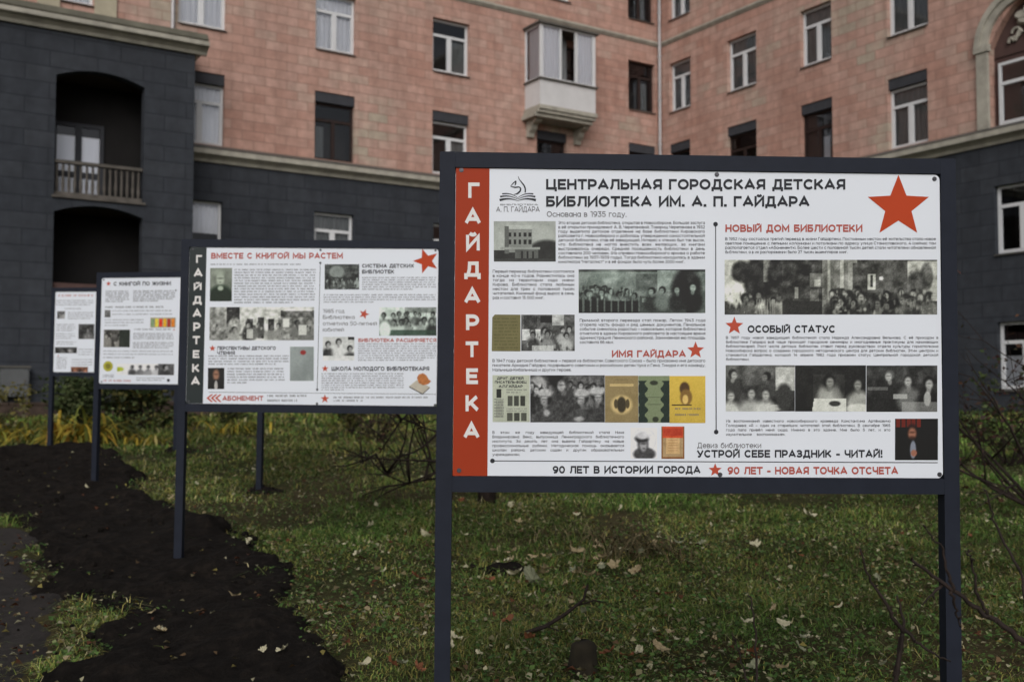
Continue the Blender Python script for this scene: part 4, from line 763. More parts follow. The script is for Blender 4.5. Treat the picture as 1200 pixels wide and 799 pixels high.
p = Pic(30, 40, 150, 150, (1, .86, .66), 11); p.rc(0, 0, 1, .36, (176, 80, 50)); p.rc(.07, .05, .93, .3, (150, 58, 38), .7); p.rc(.2, .36, .8, .85, (176, 150, 112)); [p.rc(.28, .42 + .08 * i, .72, .44 + .08 * i, (140, 100, 70), .6) for i in range(5)]; p.put(((p.x < .06) | (p.x > .94) | (p.y > .95)).astype(float), (120, 84, 52)); B1.photo(772, 499.6, 798.8, 537, p.nz(9, 14, 5).done(5))
p = Pic(150, 40, 80, 60, (.97, 1.0, .90), 12); p.rc(0, 0, .12, .75, 175); p.e(.06, .6, .06, .25, 200); p.e(.08, .22, .05, .2, 50); p.e(.15, .4, .06, .45, 35); p.rc(.18, 0, .22, .4, 150, .6); p.e(.24, .25, .04, .3, 40); p.rc(.27, 0, .49, .72, 58); p.rc(.37, .08, .41, .3, 35); p.rc(.4, .25, .46, .5, 105); p.rc(.42, .36, .45, .48, 160); p.rc(.33, .5, .345, .7, 150, .8); p.rc(.4, .54, .44, .78, 120, .6); p.rc(.46, .0, .5, 1, 120); p.rc(.485, 0, .495, 1, 170); p.rc(.5, 0, .6, .65, 120); p.rc(.54, 0, .56, .6, 165); p.rc(.58, 0, .62, .55, 140)
p.rc(.6, .05, .86, .6, 78); p.rc(.67, .26, .71, .55, 175); p.rc(.685, .28, .695, .5, 70); p.e(.735, .34, .01, .035, 190); p.rc(.86, .03, 1, .75, 165); p.e(.9, .5, .05, .3, 55, .8); p.e(.95, .3, .03, .25, 60, .7); p.nz(9, 55, 15); p.crowd(.5, .99, .58, .85, 30, .15, 20, 130); p.crowd(.02, .26, .62, .8, 8, .15, 60, 210); [p.rc(.15 + .012 * i, .72, .154 + .012 * i, 1, 150, .6) for i in range(8)]; p.rc(.27, .75, .46, 1, 48, .9); B1.photo(846, 305, 1096, 369.2, p.done(9))
p = Pic(56, 38, 95, 40, (.98, 1.01, .95), 13); p.rc(.72, .05, 1, .55, 160); p.nz(6, 45, 6); p.person(.1, .2, .2, 190, 45, 60); p.person(.6, .25, .18, 120, 30, 70); p.person(.36, .6, .24, 160, 50, 165); p.person(.58, .62, .24, 165, 60, 185); p.person(.06, .66, .22, 200, 80, 190); p.rc(.5, .86, .85, .97, 175, .8); p.e(.85, .7, .12, .3, 60); B1.photo(847.2, 428.4, 928.2, 482, p.done(9))
p = Pic(56, 38, 40, 35, (.98, 1.01, .93), 14); p.rc(.26, .2, .7, .75, 55); p.person(.48, .34, .26, 140, 28, 165); p.person(.9, .4, .25, 140, 40, 158); p.e(.38, .62, .05, .16, 150, .7, .5); p.e(.58, .62, .05, .16, 120, .7, .5); p.put(((p.y > .72) & (p.x > .24 + (.1 - .1 * p.y)) & (p.x < .72)).astype(float), 190); p.e(.56, .83, .08, .06, 60); p.e(.9, .95, .18, .12, 190); B1.photo(928.6, 428.6, 1012, 482.2, p.nz(6, 18, 3).done(7))
p = Pic(58, 38, 60, 45, (.98, 1.01, .97), 15); p.nz(6, 40, 2); p.person(.33, .22, .22, 180, 90, 45); p.person(.6, .32, .24, 165, 50, 110); p.person(.88, .38, .26, 180, 25, 25); p.e(.86, .72, .05, .16, 180, .8); p.rc(.38, .62, .58, .72, 165, .8); p.put(((p.y > .78) & (p.x > .5)).astype(float), 150, .6); p.rc(.02, .46, .3, .54, 140, .5); p.rc(.0, .72, .4, 1, 35, .7); B1.photo(1012.6, 428.8, 1096.4, 482.6, p.done(8))
p = Pic(36, 36, 26, 22, (1, .95, .92), 16); p.rc(.03, 0, .6, .2, (120, 48, 34), .8); [p.rc(.12 + .12 * i, .0, .15 + .12 * i, .2, 40) for i in range(4)]; p.e(.4, .30, .12, .16, (40, 30, 26), 1, .3); p.e(.4, .36, .095, .14, (140, 102, 86), 1, .3); p.e(.4, .33, .08, .025, (80, 56, 46), .7, .5); p.e(.4, .47, .075, .055, (74, 52, 44), .8, .4); p.e(.42, .95, .32, .45, 24); p.e(.42, .75, .07, .22, (120, 125, 135)); p.e(.44, .83, .07, .08, (140, 100, 85)); B1.photo(1046.5, 490.6, 1097.3, 538.6, p.done(4))

# ======== second board
B2 = Board((-1.27, 6.53, 1.844), -1.4, .6, 'information board with a near black vertical strip, second from the front', [(221.5, 288.3), (514.4, 290.6), (511.9, 477.8), (219, 474.3)])
B2.poly('colour_strip', [[(219.6, 473.8), (239.4, 474.0), (242.0, 289.0), (222.0, 288.8)]], 'ink_green')
for i, (ch, y0, y1, x0, x1) in enumerate((('Г', 297.9, 307.2, 229.3, 237), ('А', 314, 324, 226.6, 238), ('Й', 331.5, 339.6, 226.8, 237), ('Д', 346.8, 356, 226, 237.4), ('А', 362, 372, 226, 237), ('Р', 378.2, 388.2, 226.8, 236), ('Т', 394.2, 404, 226.4, 235.6), ('Е', 411, 420.4, 226.6, 235.2), ('К', 427.4, 437, 226, 235.4), ('А', 442.4, 452.2, 225, 236))):
    B2.text([(ch, x0, x1, y1, y1 - y0)], 'strip_white', True, False, lift=.0012)
B2.text([('ВМЕСТЕ С КНИГОЙ МЫ РАСТЕМ', 247, 402.5, 302.4, 7.2)], 'ink_dullred', True, False, name='title_lettering')
B2.text([('БИБЛИОТЕКА РАСШИРЯЕТСЯ', 420.5, 511.5, 401.6, 4.4), ('АБОНЕМЕНТ', 262, 310.5, 470.8, 5.8)], 'ink_dullred', True, False, name='heading_lettering')
B2.text([('СИСТЕМА ДЕТСКИХ', 424.5, 485.5, 313.2, 4.6), ('БИБЛИОТЕК', 424.5, 462.5, 320.2, 4.6), ('ПЕРСПЕКТИВЫ ДЕТСКОГО', 255.5, 324.5, 410.8, 4.2), ('ЧТЕНИЯ', 255.5, 276.5, 416.4, 4.2), ('ШКОЛА МОЛОДОГО БИБЛИОТЕКАРЯ', 389.5, 503.5, 435.6, 5)], 'ink_body', True, False, name='heading_lettering')
B2.text([('1985 год', 379, 404.5, 367, 4.6), ('Библиотека', 379, 416.5, 374.2, 4.6), ('отметила 50-летний', 379, 442.5, 381.8, 4.6), ('юбилей', 379, 404, 389, 4.6)], 'ink_grey', False, False)
for q in ((250, 408.9, 4, 0), (427.3, 368.4, 6.2, 20), (382, 433, 4.2, 0), (382, 468.6, 5.2, 0)): B2.star(*q[:3], 'ink_red', q[3])
B2.star(499.8, 305.2, 15.6, 'ink_star', -18)
for q in ((247, 354, 309, 309, 1, 1, 1.5), (275, 371, 315.5, 354.5, 13, .75, None), (245.5, 340, 418, 427.5, 4, .85, None), (268, 335.5, 433, 449.5, 6, .35, None), (425, 511.5, 325, 338.8, 6, .7, None), (380, 511.5, 345.5, 354, 4, .45, None), (420.5, 511.5, 403.8, 423, 8, .85, None), (378, 474, 439, 458, 8, .28, None), (392, 502, 467, 470.8, 2, .32, None)):
    B2.greek(*q[:5], 'ink_fade', q[5], q[6]) if 'ink_fade' in M else (M.__setitem__('ink_fade', mottled('print_faded_text', (.12, .12, .14), .6, .05, 3, 0)), B2.greek(*q[:5], 'ink_fade', q[5], q[6]))
B2.greek(315, 362, 465, 470.6, 2, 'ink_grey', .75, 2.4)
B2.poly('divider_line', [[(246, 460.9), (511, 463.6), (511, 463.1), (246, 460.4)], [(372.6, 458), (373.3, 458), (376.1, 307.4), (375.5, 307.4)]], 'ink_body')
for x, y in ((375.8, 307.4), (373, 457.8)): B2.disc(x, y, 1.3, 'ink')
for x, y in ((225.8, 290.8), (376, 292), (510.5, 292.5), (222.6, 471.5), (372.8, 474.3), (510, 476)): B2.screw(x, y)
cv = []
for i in range(3): x = 243.5 + i * 5; cv += [[(x, 467.6), (x + 5.5, 463.3), (x + 8, 463.3), (x + 2.8, 467.6)][::-1], [(x, 467.6), (x + 2.8, 467.6), (x + 8, 472.2), (x + 5.5, 472.2)][::-1]]
B2.poly('red_chevrons', cv, 'ink_red', .0008)
p = Pic(28, 42, 120, 120, (.88, 1.0, .82), 21); p.nz(4, 25, 3); p.e(.45, .28, .3, .25, 105, 1, .35); p.e(.47, .34, .18, .19, 165, 1, .3); p.e(.47, .31, .14, .03, 90, .7, .5); p.e(.47, .43, .06, .02, 100, .7, .5); p.e(.40, .14, .26, .12, 150, .8, .4); p.e(.5, .94, .6, .42, (34, 48, 36)); p.e(.48, .61, .13, .07, 175, .9, .3); B2.photo(246.3, 313.4, 272.2, 353, p.done(5))
p = Pic(84, 30, 185, 190, (.97, 1.0, .93), 22); p.rc(0, 0, .16, 1, 140); p.rc(.16, 0, .29, .6, 40); p.e(.08, .8, .12, .4, 120); p.e(.24, .6, .06, .3, 150); [p.rc(.36 + .1 * i, .35 - .05 * (i % 2), .42 + .1 * i, .95, 55) for i in range(3)]; p.rc(.68, .1, 1, .3, 90); p.rc(.7, .02, .98, .12, 200); p.rc(.66, .3, 1, 1, 120); p.nz(9, 75, 8); p.crowd(.02, .98, .45, .7, 9, .15, 30, 150); p.rc(.36, .66, .42, .95, 190, .8); p.rc(.7, .36, .76, .6, 190); p.rc(.85, .55, .93, .85, 180); B2.photo(246.3, 360, 368.8, 399.4, p.done(9))
p = Pic(22, 26, 40, 36, (1, .98, .95), 23); p.e(.5, .33, .19, .25, (140, 108, 90), 1, .35); p.e(.5, .3, .15, .04, (80, 58, 48), .6, .5); p.e(.5, 1, .34, .42, 30); p.e(.5, .85, .1, .25, 160); B2.photo(245, 432, 264.2, 457, p.done(4))
p = Pic(28, 34, 138, 128, (.90, 1.02, 1.0), 24); p.nz(3, 16, 4); p.e(.55, .17, .12, .07, (130, 50, 48)); B2.photo(341, 407, 368.8, 447.4, p.done(4))
p = Pic(40, 30, 70, 45, (.90, 1.02, .96), 25); p.nz(9, 60, 5); p.e(.35, .3, .22, .25, 140, .8); p.crowd(.05, .95, .55, .7, 12, .12, 20, 190); B2.photo(381, 309, 421.4, 339, p.done(9))
p = Pic(60, 30, 190, 170, (.88, 1.02, .93), 26); p.rc(.45, 0, 1, .2, 120); p.nz(8, 50, 4); p.crowd(.02, .98, .22, .3, 9, .17, 30, 150); p.crowd(.02, .98, .45, .58, 8, .18, 30, 190); p.rc(0, .8, 1, 1, (46, 66, 54), .8); p.e(.1, .8, .1, .3, 200); B2.photo(445, 360.4, 511.6, 394, p.done(8))
p = Pic(36, 28, 175, 190, (.97, 1.0, .98), 27); p.person(.16, .32, .25, 190, 30, 40); p.person(.5, .22, .27, 170, 30, 190); p.person(.86, .5, .25, 150, 30, 60); p.rc(0, .8, 1, 1, 195); p.rc(.8, 0, 1, .12, 50); B2.photo(379.4, 395.4, 416, 423.4, p.nz(7, 25, 3).done(7))
B2.poly('printed_book', [[(480, 454), (495.5, 462.6), (504, 455), (489, 446.5)]], mottled('book_page', (.50, .46, .38), .6, .1, 20, 0)); B2.poly('printed_book', [[(480, 454), (480, 455.2), (495.5, 463.8), (504, 456), (504, 455), (495.5, 462.6)]], 'ink', .0009)
B2.poly('printed_shape', [[(489, 444), (491, 440), (496, 438.4), (500, 441), (502.5, 445.5), (505.5, 448), (502, 451.5), (496, 452.8), (491, 450), (490, 447)][::-1]], mottled('book_orange', (.48, .17, .05), .6, .35, 60, 0), .001)

# ======== third and fourth boards (partly hidden behind the ones before)
W3 = 190.
B3 = Board((-3.10, 9.55, 1.985), -10.5, .6, 'information board with white sheet headed by a red star, third from the front', [(116.9, 327.2), (116.9 + W3, 327.2), (116.1 + W3, 451.2), (116.1, 451.2)])
B3.star(125.4, 334, 3.2, 'ink_red'); B3.text([('С КНИГОЙ ПО ЖИЗНИ', 131.5, 201.5, 336.6, 4.6)], 'ink', True, False, name='title_lettering')
for q in ((122, 151, 343, 355, 6, .8, 1.5), (156, 207, 343, 354.5, 6, .6, 1.5), (122, 194, 361.6, 361.6, 1, 1, 2), (131, 205, 366, 370, 2, 1, 1.2), (122, 170, 376.5, 383, 3, .6, 1.2), (158, 205, 387.6, 387.6, 1, 1, 1.6), (157, 206, 392.5, 398.5, 4, 1, 1.2), (157, 206, 403, 409, 4, .9, 1.2), (121, 206, 413, 416.5, 2, 1, 1.2), (121, 160, 420.5, 420.5, 1, 1, 1.4), (121, 135, 441, 443, 2, 1, 1.2), (162, 196, 444, 446.5, 2, .9, 1.2), (216, 300, 345, 365, 9, .8, 1.4), (216, 300, 400, 440, 14, .8, 1.4)): B3.greek(*q[:5], 'ink_grey', *q[5:])
B3.text([('АБОНЕМЕНТ', 121.6, 157, 448.6, 2.4)], 'ink_dullred', True, False) if False else B3.greek(121.6, 157, 447.4, 447.4, 1, 'ink_dullred', 1, 2)
def small(B, x0, y0, x1, y1, seed, tint=(1, 1, 1), n=6, w_=30, h_=20, base=90):
    p = Pic(w_, h_, base, base * .7, tint, seed); p.nz(5, 60, seed); p.crowd(.1, .9, .2, .5, n, .26, 25, 180); B.photo(x0, y0, x1, y1, p.done(9)); return p
small(B3, 121, 388, 152.6, 408.5, 31, (1, .98, .9)); small(B3, 152.9, 388, 153.1, 408, 32) if False else None
p = Pic(18, 16, 55, 60, (.85, 1.05, .85), 33); B3.photo(140, 388, 153, 408.5, p.nz(3, 10).done(4), lift=.0009)
p = Pic(36, 14, 150, 140, (1, .95, .8), 34); [p.rc(.03 + .16 * i, .1, .16 + .16 * i, .95, c) for i, c in enumerate(((120, 140, 110), (200, 180, 80), (185, 60, 40), (205, 150, 40), (150, 60, 50), (190, 120, 50)))]; B3.photo(177.5, 374, 208, 385.5, p.nz(7, 30).done(6))
p = Pic(12, 12, 120, 90, (1, 1, 1), 35); B3.photo(121.5, 365, 128.6, 373.5, p.nz(4, 40).done(6))
B3.disc(127, 430.8, 6, mottled('yellow_badge', (.42, .40, .05), .5, .1, 20, 0), 'printed_badge'); B3.disc(127, 430.8, 3.2, mottled('olive_badge', (.22, .2, .03), .5, .1, 20, 0), 'printed_badge', .0012)
p = Pic(60, 14, 205, 205, (.99, 1, 1.03), 36); p.e(.03, .5, .09, .2, (150, 160, 60)); [p.person(.27 + .14 * i, .3, .3, 120, 40, 70 + 30 * i) for i in range(4)]; p.rc(.72, 0, 1, 1, 90); p.nz(7, 30, 3); p.person(.84, .3, .4, 170, 30, 60); B3.photo(138, 427.5, 207, 440.5, p.done(6))
B3.disc(200.5, 446.4, 1.9, 'ink_body'); B3.screw(207.5, 342.5); B3.star(206, 388, 1.5, 'ink_dullred')
for x in (119.5, 300): B3.screw(x, 329.5); B3.screw(x, 448.8)
W4 = 149.
B4 = Board((-4.90, 12.65, 2.144), -8, .5, 'small looking farthest information board at the left end of the row', [(63.8, 342.5), (63.8 + W4, 342.5), (62.9 + W4, 436.8), (62.9, 436.8)])
B4.greek(68, 112, 347, 347, 1, 'ink_dullred', 1, 1.9)
for q in ((65, 112, 353, 358, 3, .9, 1.1), (76, 97, 362.5, 362.5, 1, 1, 1.3), (80, 112, 367, 374, 4, .9, 1.1), (66, 90, 381, 388, 4, .9, 1.1), (66, 90, 392, 397, 3, .8, 1.1), (66, 92, 401.5, 404, 2, .9, 1.1), (94, 112, 410, 416, 3, 1, 1.1), (67, 80, 420, 432, 6, 1, 1.1), (86, 112, 422, 428, 3, 1, 1.1), (118, 205, 350, 400, 18, 1, 1.2)): B4.greek(*q[:5], 'ink_grey', *q[5:])
small(B4, 66.6, 365.5, 76.3, 374.2, 41, n=2, w_=14, h_=12); small(B4, 93.5, 380.5, 113, 398, 42, n=3, w_=22, h_=20, base=70); small(B4, 64.6, 407.6, 92, 414.6, 43, n=7, w_=34, h_=10, base=60); small(B4, 85, 430.4, 106, 436.4, 44, (1.1, .8, .65), n=5, w_=26, h_=9, base=110)
B4.star(69, 417.8, 1.2, 'ink_dullred')

# ------------------------------------------------------------------ grass
GREENS = np.array([(.055, .112, .022), (.080, .138, .028), (.125, .158, .038), (.215, .190, .055), (.046, .088, .018), (.31, .275, .15)])
def grass_field():
    Vs, Fs, Cs, off = [], [], [], 0
    zones = [(3.6, 6.0, 4200, .042, .0040), (6.0, 8.5, 2600, .046, .0052), (8.5, 12, 1300, .052, .0075), (12, 18, 420, .07, .013), (18, 33, 110, .11, .03)]
    for y0, y1, den, hgt, wd in zones:
        hw = lambda y: .56 * y + .6
        n = int(den * (y1 - y0) * 2 * hw((y0 + y1) / 2))
        y = rng.uniform(y0, y1, n); x = rng.uniform(-1, 1, n) * hw(y)
        cl = fbm(x, y, 1.1, 61, 3); s = soil_m(x, y); pm = path_m(x, y)
        keep = (s < -.04 + .42 * rng.random(n) ** 3) & ((pm < -.02) | (rng.random(n) < .03)) & (rng.random(n) < np.clip((cl - .30) * 4.2, .10, 1))
        bl = (Vector((0, 0, 0)),)
        # keep clear of the building footprint
        co, si = math.cos(BROT), math.sin(BROT); lx = (x - BC.x) * co + (y - BC.y) * si; ly = -(x - BC.x) * si + (y - BC.y) * co
        keep &= ~(((ly > -.1)) | (lx > -.1) | ((lx < -18) & (ly > -1.75)))
        x, y = x[keep], y[keep]; n = len(x); cl = cl[keep]
        z = gz(x, y) - .008; a = rng.uniform(0, 2 * np.pi, n); lean = rng.uniform(.4, 2.6, n); tu = np.clip((vn(x, y, 4.5, 33) - .55) * 3, 0, 1); h = hgt * rng.uniform(.45, 1.25, n) * (.45 + .9 * cl + 1.1 * tu)
        wdt = wd * rng.uniform(.6, 1.4, n); dx, dy = np.cos(a), np.sin(a); px, py = -dy * wdt / 2, dx * wdt / 2
        b = np.stack([x, y, z], 1); side = np.stack([px, py, 0 * x], 1); d = np.stack([dx, dy, 0 * x], 1)
        mid = b + d * (lean * h * .35)[:, None]; mid[:, 2] += h * .62; tip = b + d * (lean * h)[:, None]; tip[:, 2] += h * (1.0 - .3 * lean)
        V = np.stack([b - side, b + side, mid + side * .75, mid - side * .75, tip + side * .12, tip - side * .12], 1)
        i = np.arange(n)[:, None] * 6 + off; Fs.append(np.concatenate([i + np.array([[0, 1, 2, 3]]), i + np.array([[3, 2, 4, 5]])], 0))
        yel = fbm(x, y, .8, 77, 3) + np.clip((-x - .2) * .10, -.10, .16); k_ = np.clip((rng.random(n) * 3.2 + yel * 3.4 - 1.3), 0, 4.99).astype(int); k_ = np.where(rng.random(n) < .05 + .05 * yel, 5, k_)
        tone = .75 + .95 * np.clip((fbm(x, y, .9, 87, 3) - .3) * 2.2, 0, 1) * (.6 + .8 * vn(x, y, 5, 88)); c = GREENS[k_] * rng.uniform(.8, 1.7, (n, 1)) * tone[:, None]; Cs.append(np.repeat(c, 6, 0)); Vs.append(V.reshape(-1, 3)); off += n * 6
    return np.concatenate(Vs), np.concatenate(Fs), np.concatenate(Cs)
V, Fq, Cc = grass_field()
tag(raw_mesh('grass', V, Fq, 'grass', colors=Cc), kind='stuff')
# ---- low weeds: clover and dandelion leaves among the grass
def leaf_cloud(pts, nrm, size, cols, asp=.55, fold=.25):
    n = len(pts); a = rng.uniform(0, 2 * np.pi, n); up = np.asarray(nrm, float)
    t = np.stack([np.cos(a), np.sin(a), rng.normal(0, .3, n)], 1); t -= up * (t * up).sum(1, keepdims=True); t /= np.linalg.norm(t, axis=1, keepdims=True) + 1e-9
    b = np.cross(up, t); L_ = np.asarray(size)[:, None]
    p = np.asarray(pts); v0 = p; v1 = p + t * L_ * .5 + b * L_ * asp * .5 + up * L_ * fold * .3; v2 = p + t * L_; v3 = p + t * L_ * .5 - b * L_ * asp * .5 + up * L_ * fold * .3
    V = np.stack([v0, v1, v2, v3], 1).reshape(-1, 3); F_ = np.arange(n * 4).reshape(-1, 4); return V, F_, np.repeat(cols, 4, 0)
n = 60000; y = 3.7 + 10 * rng.random(n) ** 1.4; x = rng.uniform(-1, 1, n) * (.55 * y + .4)
kk = (soil_m(x, y) < .34 * rng.random(n) ** 3) & (path_m(x, y) < 0) & (fbm(x, y, 1.7, 91, 3) > .36); x, y = x[kk], y[kk]; n = len(x)
up = rng.normal(0, .45, (n, 3)); up[:, 2] = 1; up /= np.linalg.norm(up, axis=1, keepdims=True)
c = np.array([(.055, .112, .028), (.080, .138, .036), (.15, .172, .075), (.044, .086, .024), (.30, .275, .18)])[rng.choice(5, n, p=(.27, .27, .20, .16, .10))] * rng.uniform(.7, 1.6, (n, 1))
V, F_, C_ = leaf_cloud(np.stack([x, y, gz(x, y) + rng.uniform(.012, .05, n)], 1), up, rng.uniform(.010, .034, n), c, .7)
tag(raw_mesh('weeds', V, F_, 'leafc', colors=C_), kind='stuff')
# ---- leaf litter: small fallen leaves and scraps
n = 14000; y = 3.7 + 14 * rng.random(n) ** 1.6; x = rng.uniform(-1, 1, n) * (.55 * y + .4)
kk = ((soil_m(x, y) < 0) & (fbm(x, y, 1.3, 15, 3) > .47) | (rng.random(n) < .10)); x, y = x[kk], y[kk]; n = len(x)
up = rng.normal(0, .35, (n, 3)); up[:, 2] = 1; up /= np.linalg.norm(up, axis=1, keepdims=True)
LC = np.array([(.30, .27, .15), (.22, .18, .10), (.15, .095, .05), (.36, .34, .22), (.13, .05, .025), (.24, .20, .06)])
c = LC[rng.integers(0, 6, n)] * rng.uniform(.6, 1.15, (n, 1))
V, F_, C_ = leaf_cloud(np.stack([x, y, gz(x, y) + np.where(soil_m(x, y) > 0, .06, rng.uniform(.02, .05, n))], 1), up, rng.uniform(.012, .045, n) , c, .75, .9)
tag(raw_mesh('leaf_litter', V, F_, 'leafc', colors=C_), kind='stuff')
# ---- soil clods
mb = MB(); n = 2600; y = 3.8 + 8.5 * rng.random(n); x = rng.uniform(-6, .2, n); kk = (soil_m(x, y) > .0) | ((path_m(x, y) > -.1) & (rng.random(n) < .12))
for cx, cy in zip(x[kk], y[kk]):
    r_ = .005 + (.026 if float(soil_m(np.array([cx]), np.array([cy]))[0]) > 0 else .008) * rng.random() ** 3; b = len(mb.v); cz = float(gz(cx, cy)) + .04
    ring = []
    for j in range(3):
        ph = -.6 + .8 * j
        for i in range(6): t = i * math.pi / 3 + j; q = r_ * math.cos(ph) * rng.uniform(.75, 1.25); mb.v.append((cx + q * math.cos(t), cy + q * math.sin(t), cz + r_ * math.sin(ph) * rng.uniform(.7, 1.1)))
    for j in range(2):
        for i in range(6): mb.f.append((b + j * 6 + i, b + j * 6 + (i + 1) % 6, b + (j + 1) * 6 + (i + 1) % 6, b + (j + 1) * 6 + i)); mb.uv.append([(0, 0)] * 4); mb.mi.append(0)
    mb.f.append(tuple(b + 12 + i for i in range(6))); mb.uv.append([(0, 0)] * 6); mb.mi.append(0)
tag(mb.build('soil_clods', 'soil'), kind='stuff')
# ---- the larger fallen leaves, one object each
def leaf_mesh(seed, lobes):
    r_ = random.Random(seed); pts = []; n = 26
    for i in range(n):
        t = 2 * math.pi * i / n; q = (.5 + .5 * abs(math.cos(t * lobes / 2)) ** .6 if lobes else .62 + .38 * abs(math.cos(t))) * r_.uniform(.9, 1.08)
        u, v = q * math.cos(t), q * math.sin(t) * (.9 if lobes else .7); pts.append((u * .5, v * .5, .26 * (u * u) * r_.uniform(.5, 1.6) - .08 * v + .22 * abs(v) * r_.uniform(.4, 1.5) - .06))
    V = [(0, 0, 0)] + pts; F_ = [(0, i + 1, (i + 1) % n + 1) for i in range(n)]
    me = bpy.data.meshes.new('fallen_leaf'); me.from_pydata(V, [], F_); me.update(); return me
LM = {'cream': mottled('cream_dead_leaf', (.42, .39, .27), .7, .2, 30, .3), 'tan': mottled('tan_dead_leaf', (.30, .24, .14), .75, .3, 30, .3), 'rust': mottled('rust_dead_leaf', (.17, .065, .03), .75, .35, 30, .3), 'grey': mottled('grey_green_dead_leaf', (.19, .20, .13), .8, .25, 30, .3)}
LB = {}
for nm, mt in LM.items():
    for i in range(3):
        me = leaf_mesh(hash(nm) % 97 + i if False else len(nm) * 7 + i, (5, 0, 0)[i]); me.materials.append(mt); LB[nm, i] = me
GRP = {'cream': ('cream coloured leaf fallen flat on the green grass', 'cream leaves on the grass'), 'tan': ('tan brown leaf fallen on the green grass', 'tan leaves on the grass'), 'rust': ('rust red leaf fallen on the green grass', 'rust leaves on the grass'), 'grey': ('grey green withered leaf lying on the grass', 'withered leaves on the grass'), 'soil': ('pale leaf lying on the bare black soil', 'leaves on the black soil')}
def leaf(kind, x, y, s, label=None):
    o = bpy.data.objects.new('fallen_leaf', LB[kind, random.randrange(3)]); COL.objects.link(o)
    sm = float(soil_m(np.array([x]), np.array([y]))[0]); o.location = (x, y, float(gz(x, y)) + (.075 if sm > 0 else .05)); o.scale = (s, s, s)
    o.rotation_euler = (random.gauss(0, .35), random.gauss(0, .35) + .2, random.uniform(0, 6.28))
    l_, g_ = GRP['soil'] if sm > 0 else GRP[kind]
    tag(o, label or l_, 'leaf', None if label else g_)
for k_, x, y, s, lb in (('cream', 1.14, 5.05, .075, None), ('tan', .66, 4.62, .09, 'tan curled leaf left of the mossy stump, largest near the bottom edge') , ('cream', 2.33, 8.1, .13, 'cream leaf on the grass just under the lower rail of the nearest board'),
      ('cream', 1.62, 6.9, .09, None), ('cream', .02, 6.1, .10, None), ('grey', .12, 5.95, .16, 'grey green broad leaf by the bare soil patch right of the left post'), ('tan', .2, 6.25, .08, None), ('tan', .58, 6.5, .10, None), ('tan', .42, 6.7, .10, None), ('tan', .62, 6.3, .09, None),
      ('rust', -.02, 5.05, .07, None), ('rust', .08, 4.75, .08, None), ('rust', .42, 4.55, .08, None), ('rust', .5, 4.5, .06, None), ('cream', -.98, 6.6, .08, None), ('cream', -.6, 7.2, .09, None), ('cream', -1.75, 6.9, .09, None), ('cream', -.28, 4.65, .08, None), ('rust', -.55, 6.0, .10, None), ('rust', 1.05, 4.55, .07, None)):
    leaf(k_, x, y, s, lb)
for _ in range(26): leaf(random.choice(('cream', 'tan', 'tan', 'grey')), random.gauss(.48, .22), random.gauss(6.45, .30), random.uniform(.04, .09))
for _ in range(170):
    y = 4.3 + 7.0 * random.random() ** 1.5; x = random.uniform(-.5, .5) * y
    if float(path_m(np.array([x]), np.array([y]))[0]) > 0: continue
    sm = float(soil_m(np.array([x]), np.array([y]))[0])
    if sm > 0 and random.random() < .55: continue
    leaf(random.choices(('cream', 'tan', 'rust', 'grey'), (5, 4, 2.2, 2))[0], x, y, random.uniform(.03, .075))

# ------------------------------------------------------------------ shrubs, clumps, stumps
def branch(mb, p, d, length, r0, depth, tips, jit=.35, seg=5, up=.1, kids=3):
    pts = [Vector(p)]; d = Vector(d).normalized(); rad = [r0]
    for i in range(seg):
        d = (d + Vector((random.gauss(0, jit), random.gauss(0, jit), random.gauss(0, jit) + up)) * .35).normalized()
        pts.append(pts[-1] + d * length / seg); rad.append(r0 * (1 - .72 * (i + 1) / seg))
    mb.tube(pts, rad, 5 if r0 < .01 else 7)
    if depth > 0:
        for _ in range(kids):
            i = random.randint(1, seg); dd = (d + Vector((random.gauss(0, .8), random.gauss(0, .8), random.gauss(0, .6)))).normalized()
            branch(mb, pts[i], dd, length * random.uniform(.45, .75), rad[i] * .75, depth - 1, tips, jit, seg, up, kids)
    else: tips += pts[1:]
def shrub(name, base, stems, label, cat, leaves=0, lsize=.05, lcols=((.03, .05, .015),), depth=2, kids=3, r0=.014, spread=1.4, up=.15, group=None, trunk=None, extra=()):
    z = float(gz(base[0], base[1])); root = empty(name, (base[0], base[1], z), (0, 0, 0), label, cat, group); mb = MB(); tips = []
    if trunk: mb.tube([(0, 0, -.1), (.01, 0, trunk[0] * .5), (-.01, .01, trunk[0])], [trunk[1] * 1.25, trunk[1], trunk[1] * .8], 9)
    for (dx, dy, dz, L_) in stems: branch(mb, (0, 0, trunk[0] * random.uniform(.3, .95) if trunk else -.02), (dx, dy, dz), L_, r0, depth, tips, up=up, kids=kids)
    for q in extra:
        for _ in range(5):
            c0 = Vector(q[random.randrange(len(q))]) - root.location; branch(mb, c0, (random.gauss(-.3, .8), random.gauss(0, .5), random.gauss(.1, .7)), random.uniform(.2, .5), .006, 1, tips, kids=2)
        mb.tube([Vector(c) - root.location for c in q], [.013 - .009 * i / len(q) for i in range(len(q))], 6)
    mb.build('stems', 'twig', root, smooth=True)
    if leaves:
        P_ = np.array([tips[random.randrange(len(tips))] for _ in range(leaves)]) + rng.normal(0, .05, (leaves, 3)); nn = rng.normal(0, 1, (leaves, 3)); nn /= np.linalg.norm(nn, axis=1, keepdims=True)
        lc = np.array(lcols)[rng.integers(0, len(lcols), leaves)] * rng.uniform(.6, 1.3, (leaves, 1)); V, F_, C_ = leaf_cloud(P_, nn, rng.uniform(.5, 1.3, leaves) * lsize, lc); raw_mesh('leaves', V, F_, 'leafc', root, C_)
    return root
random.seed(11)
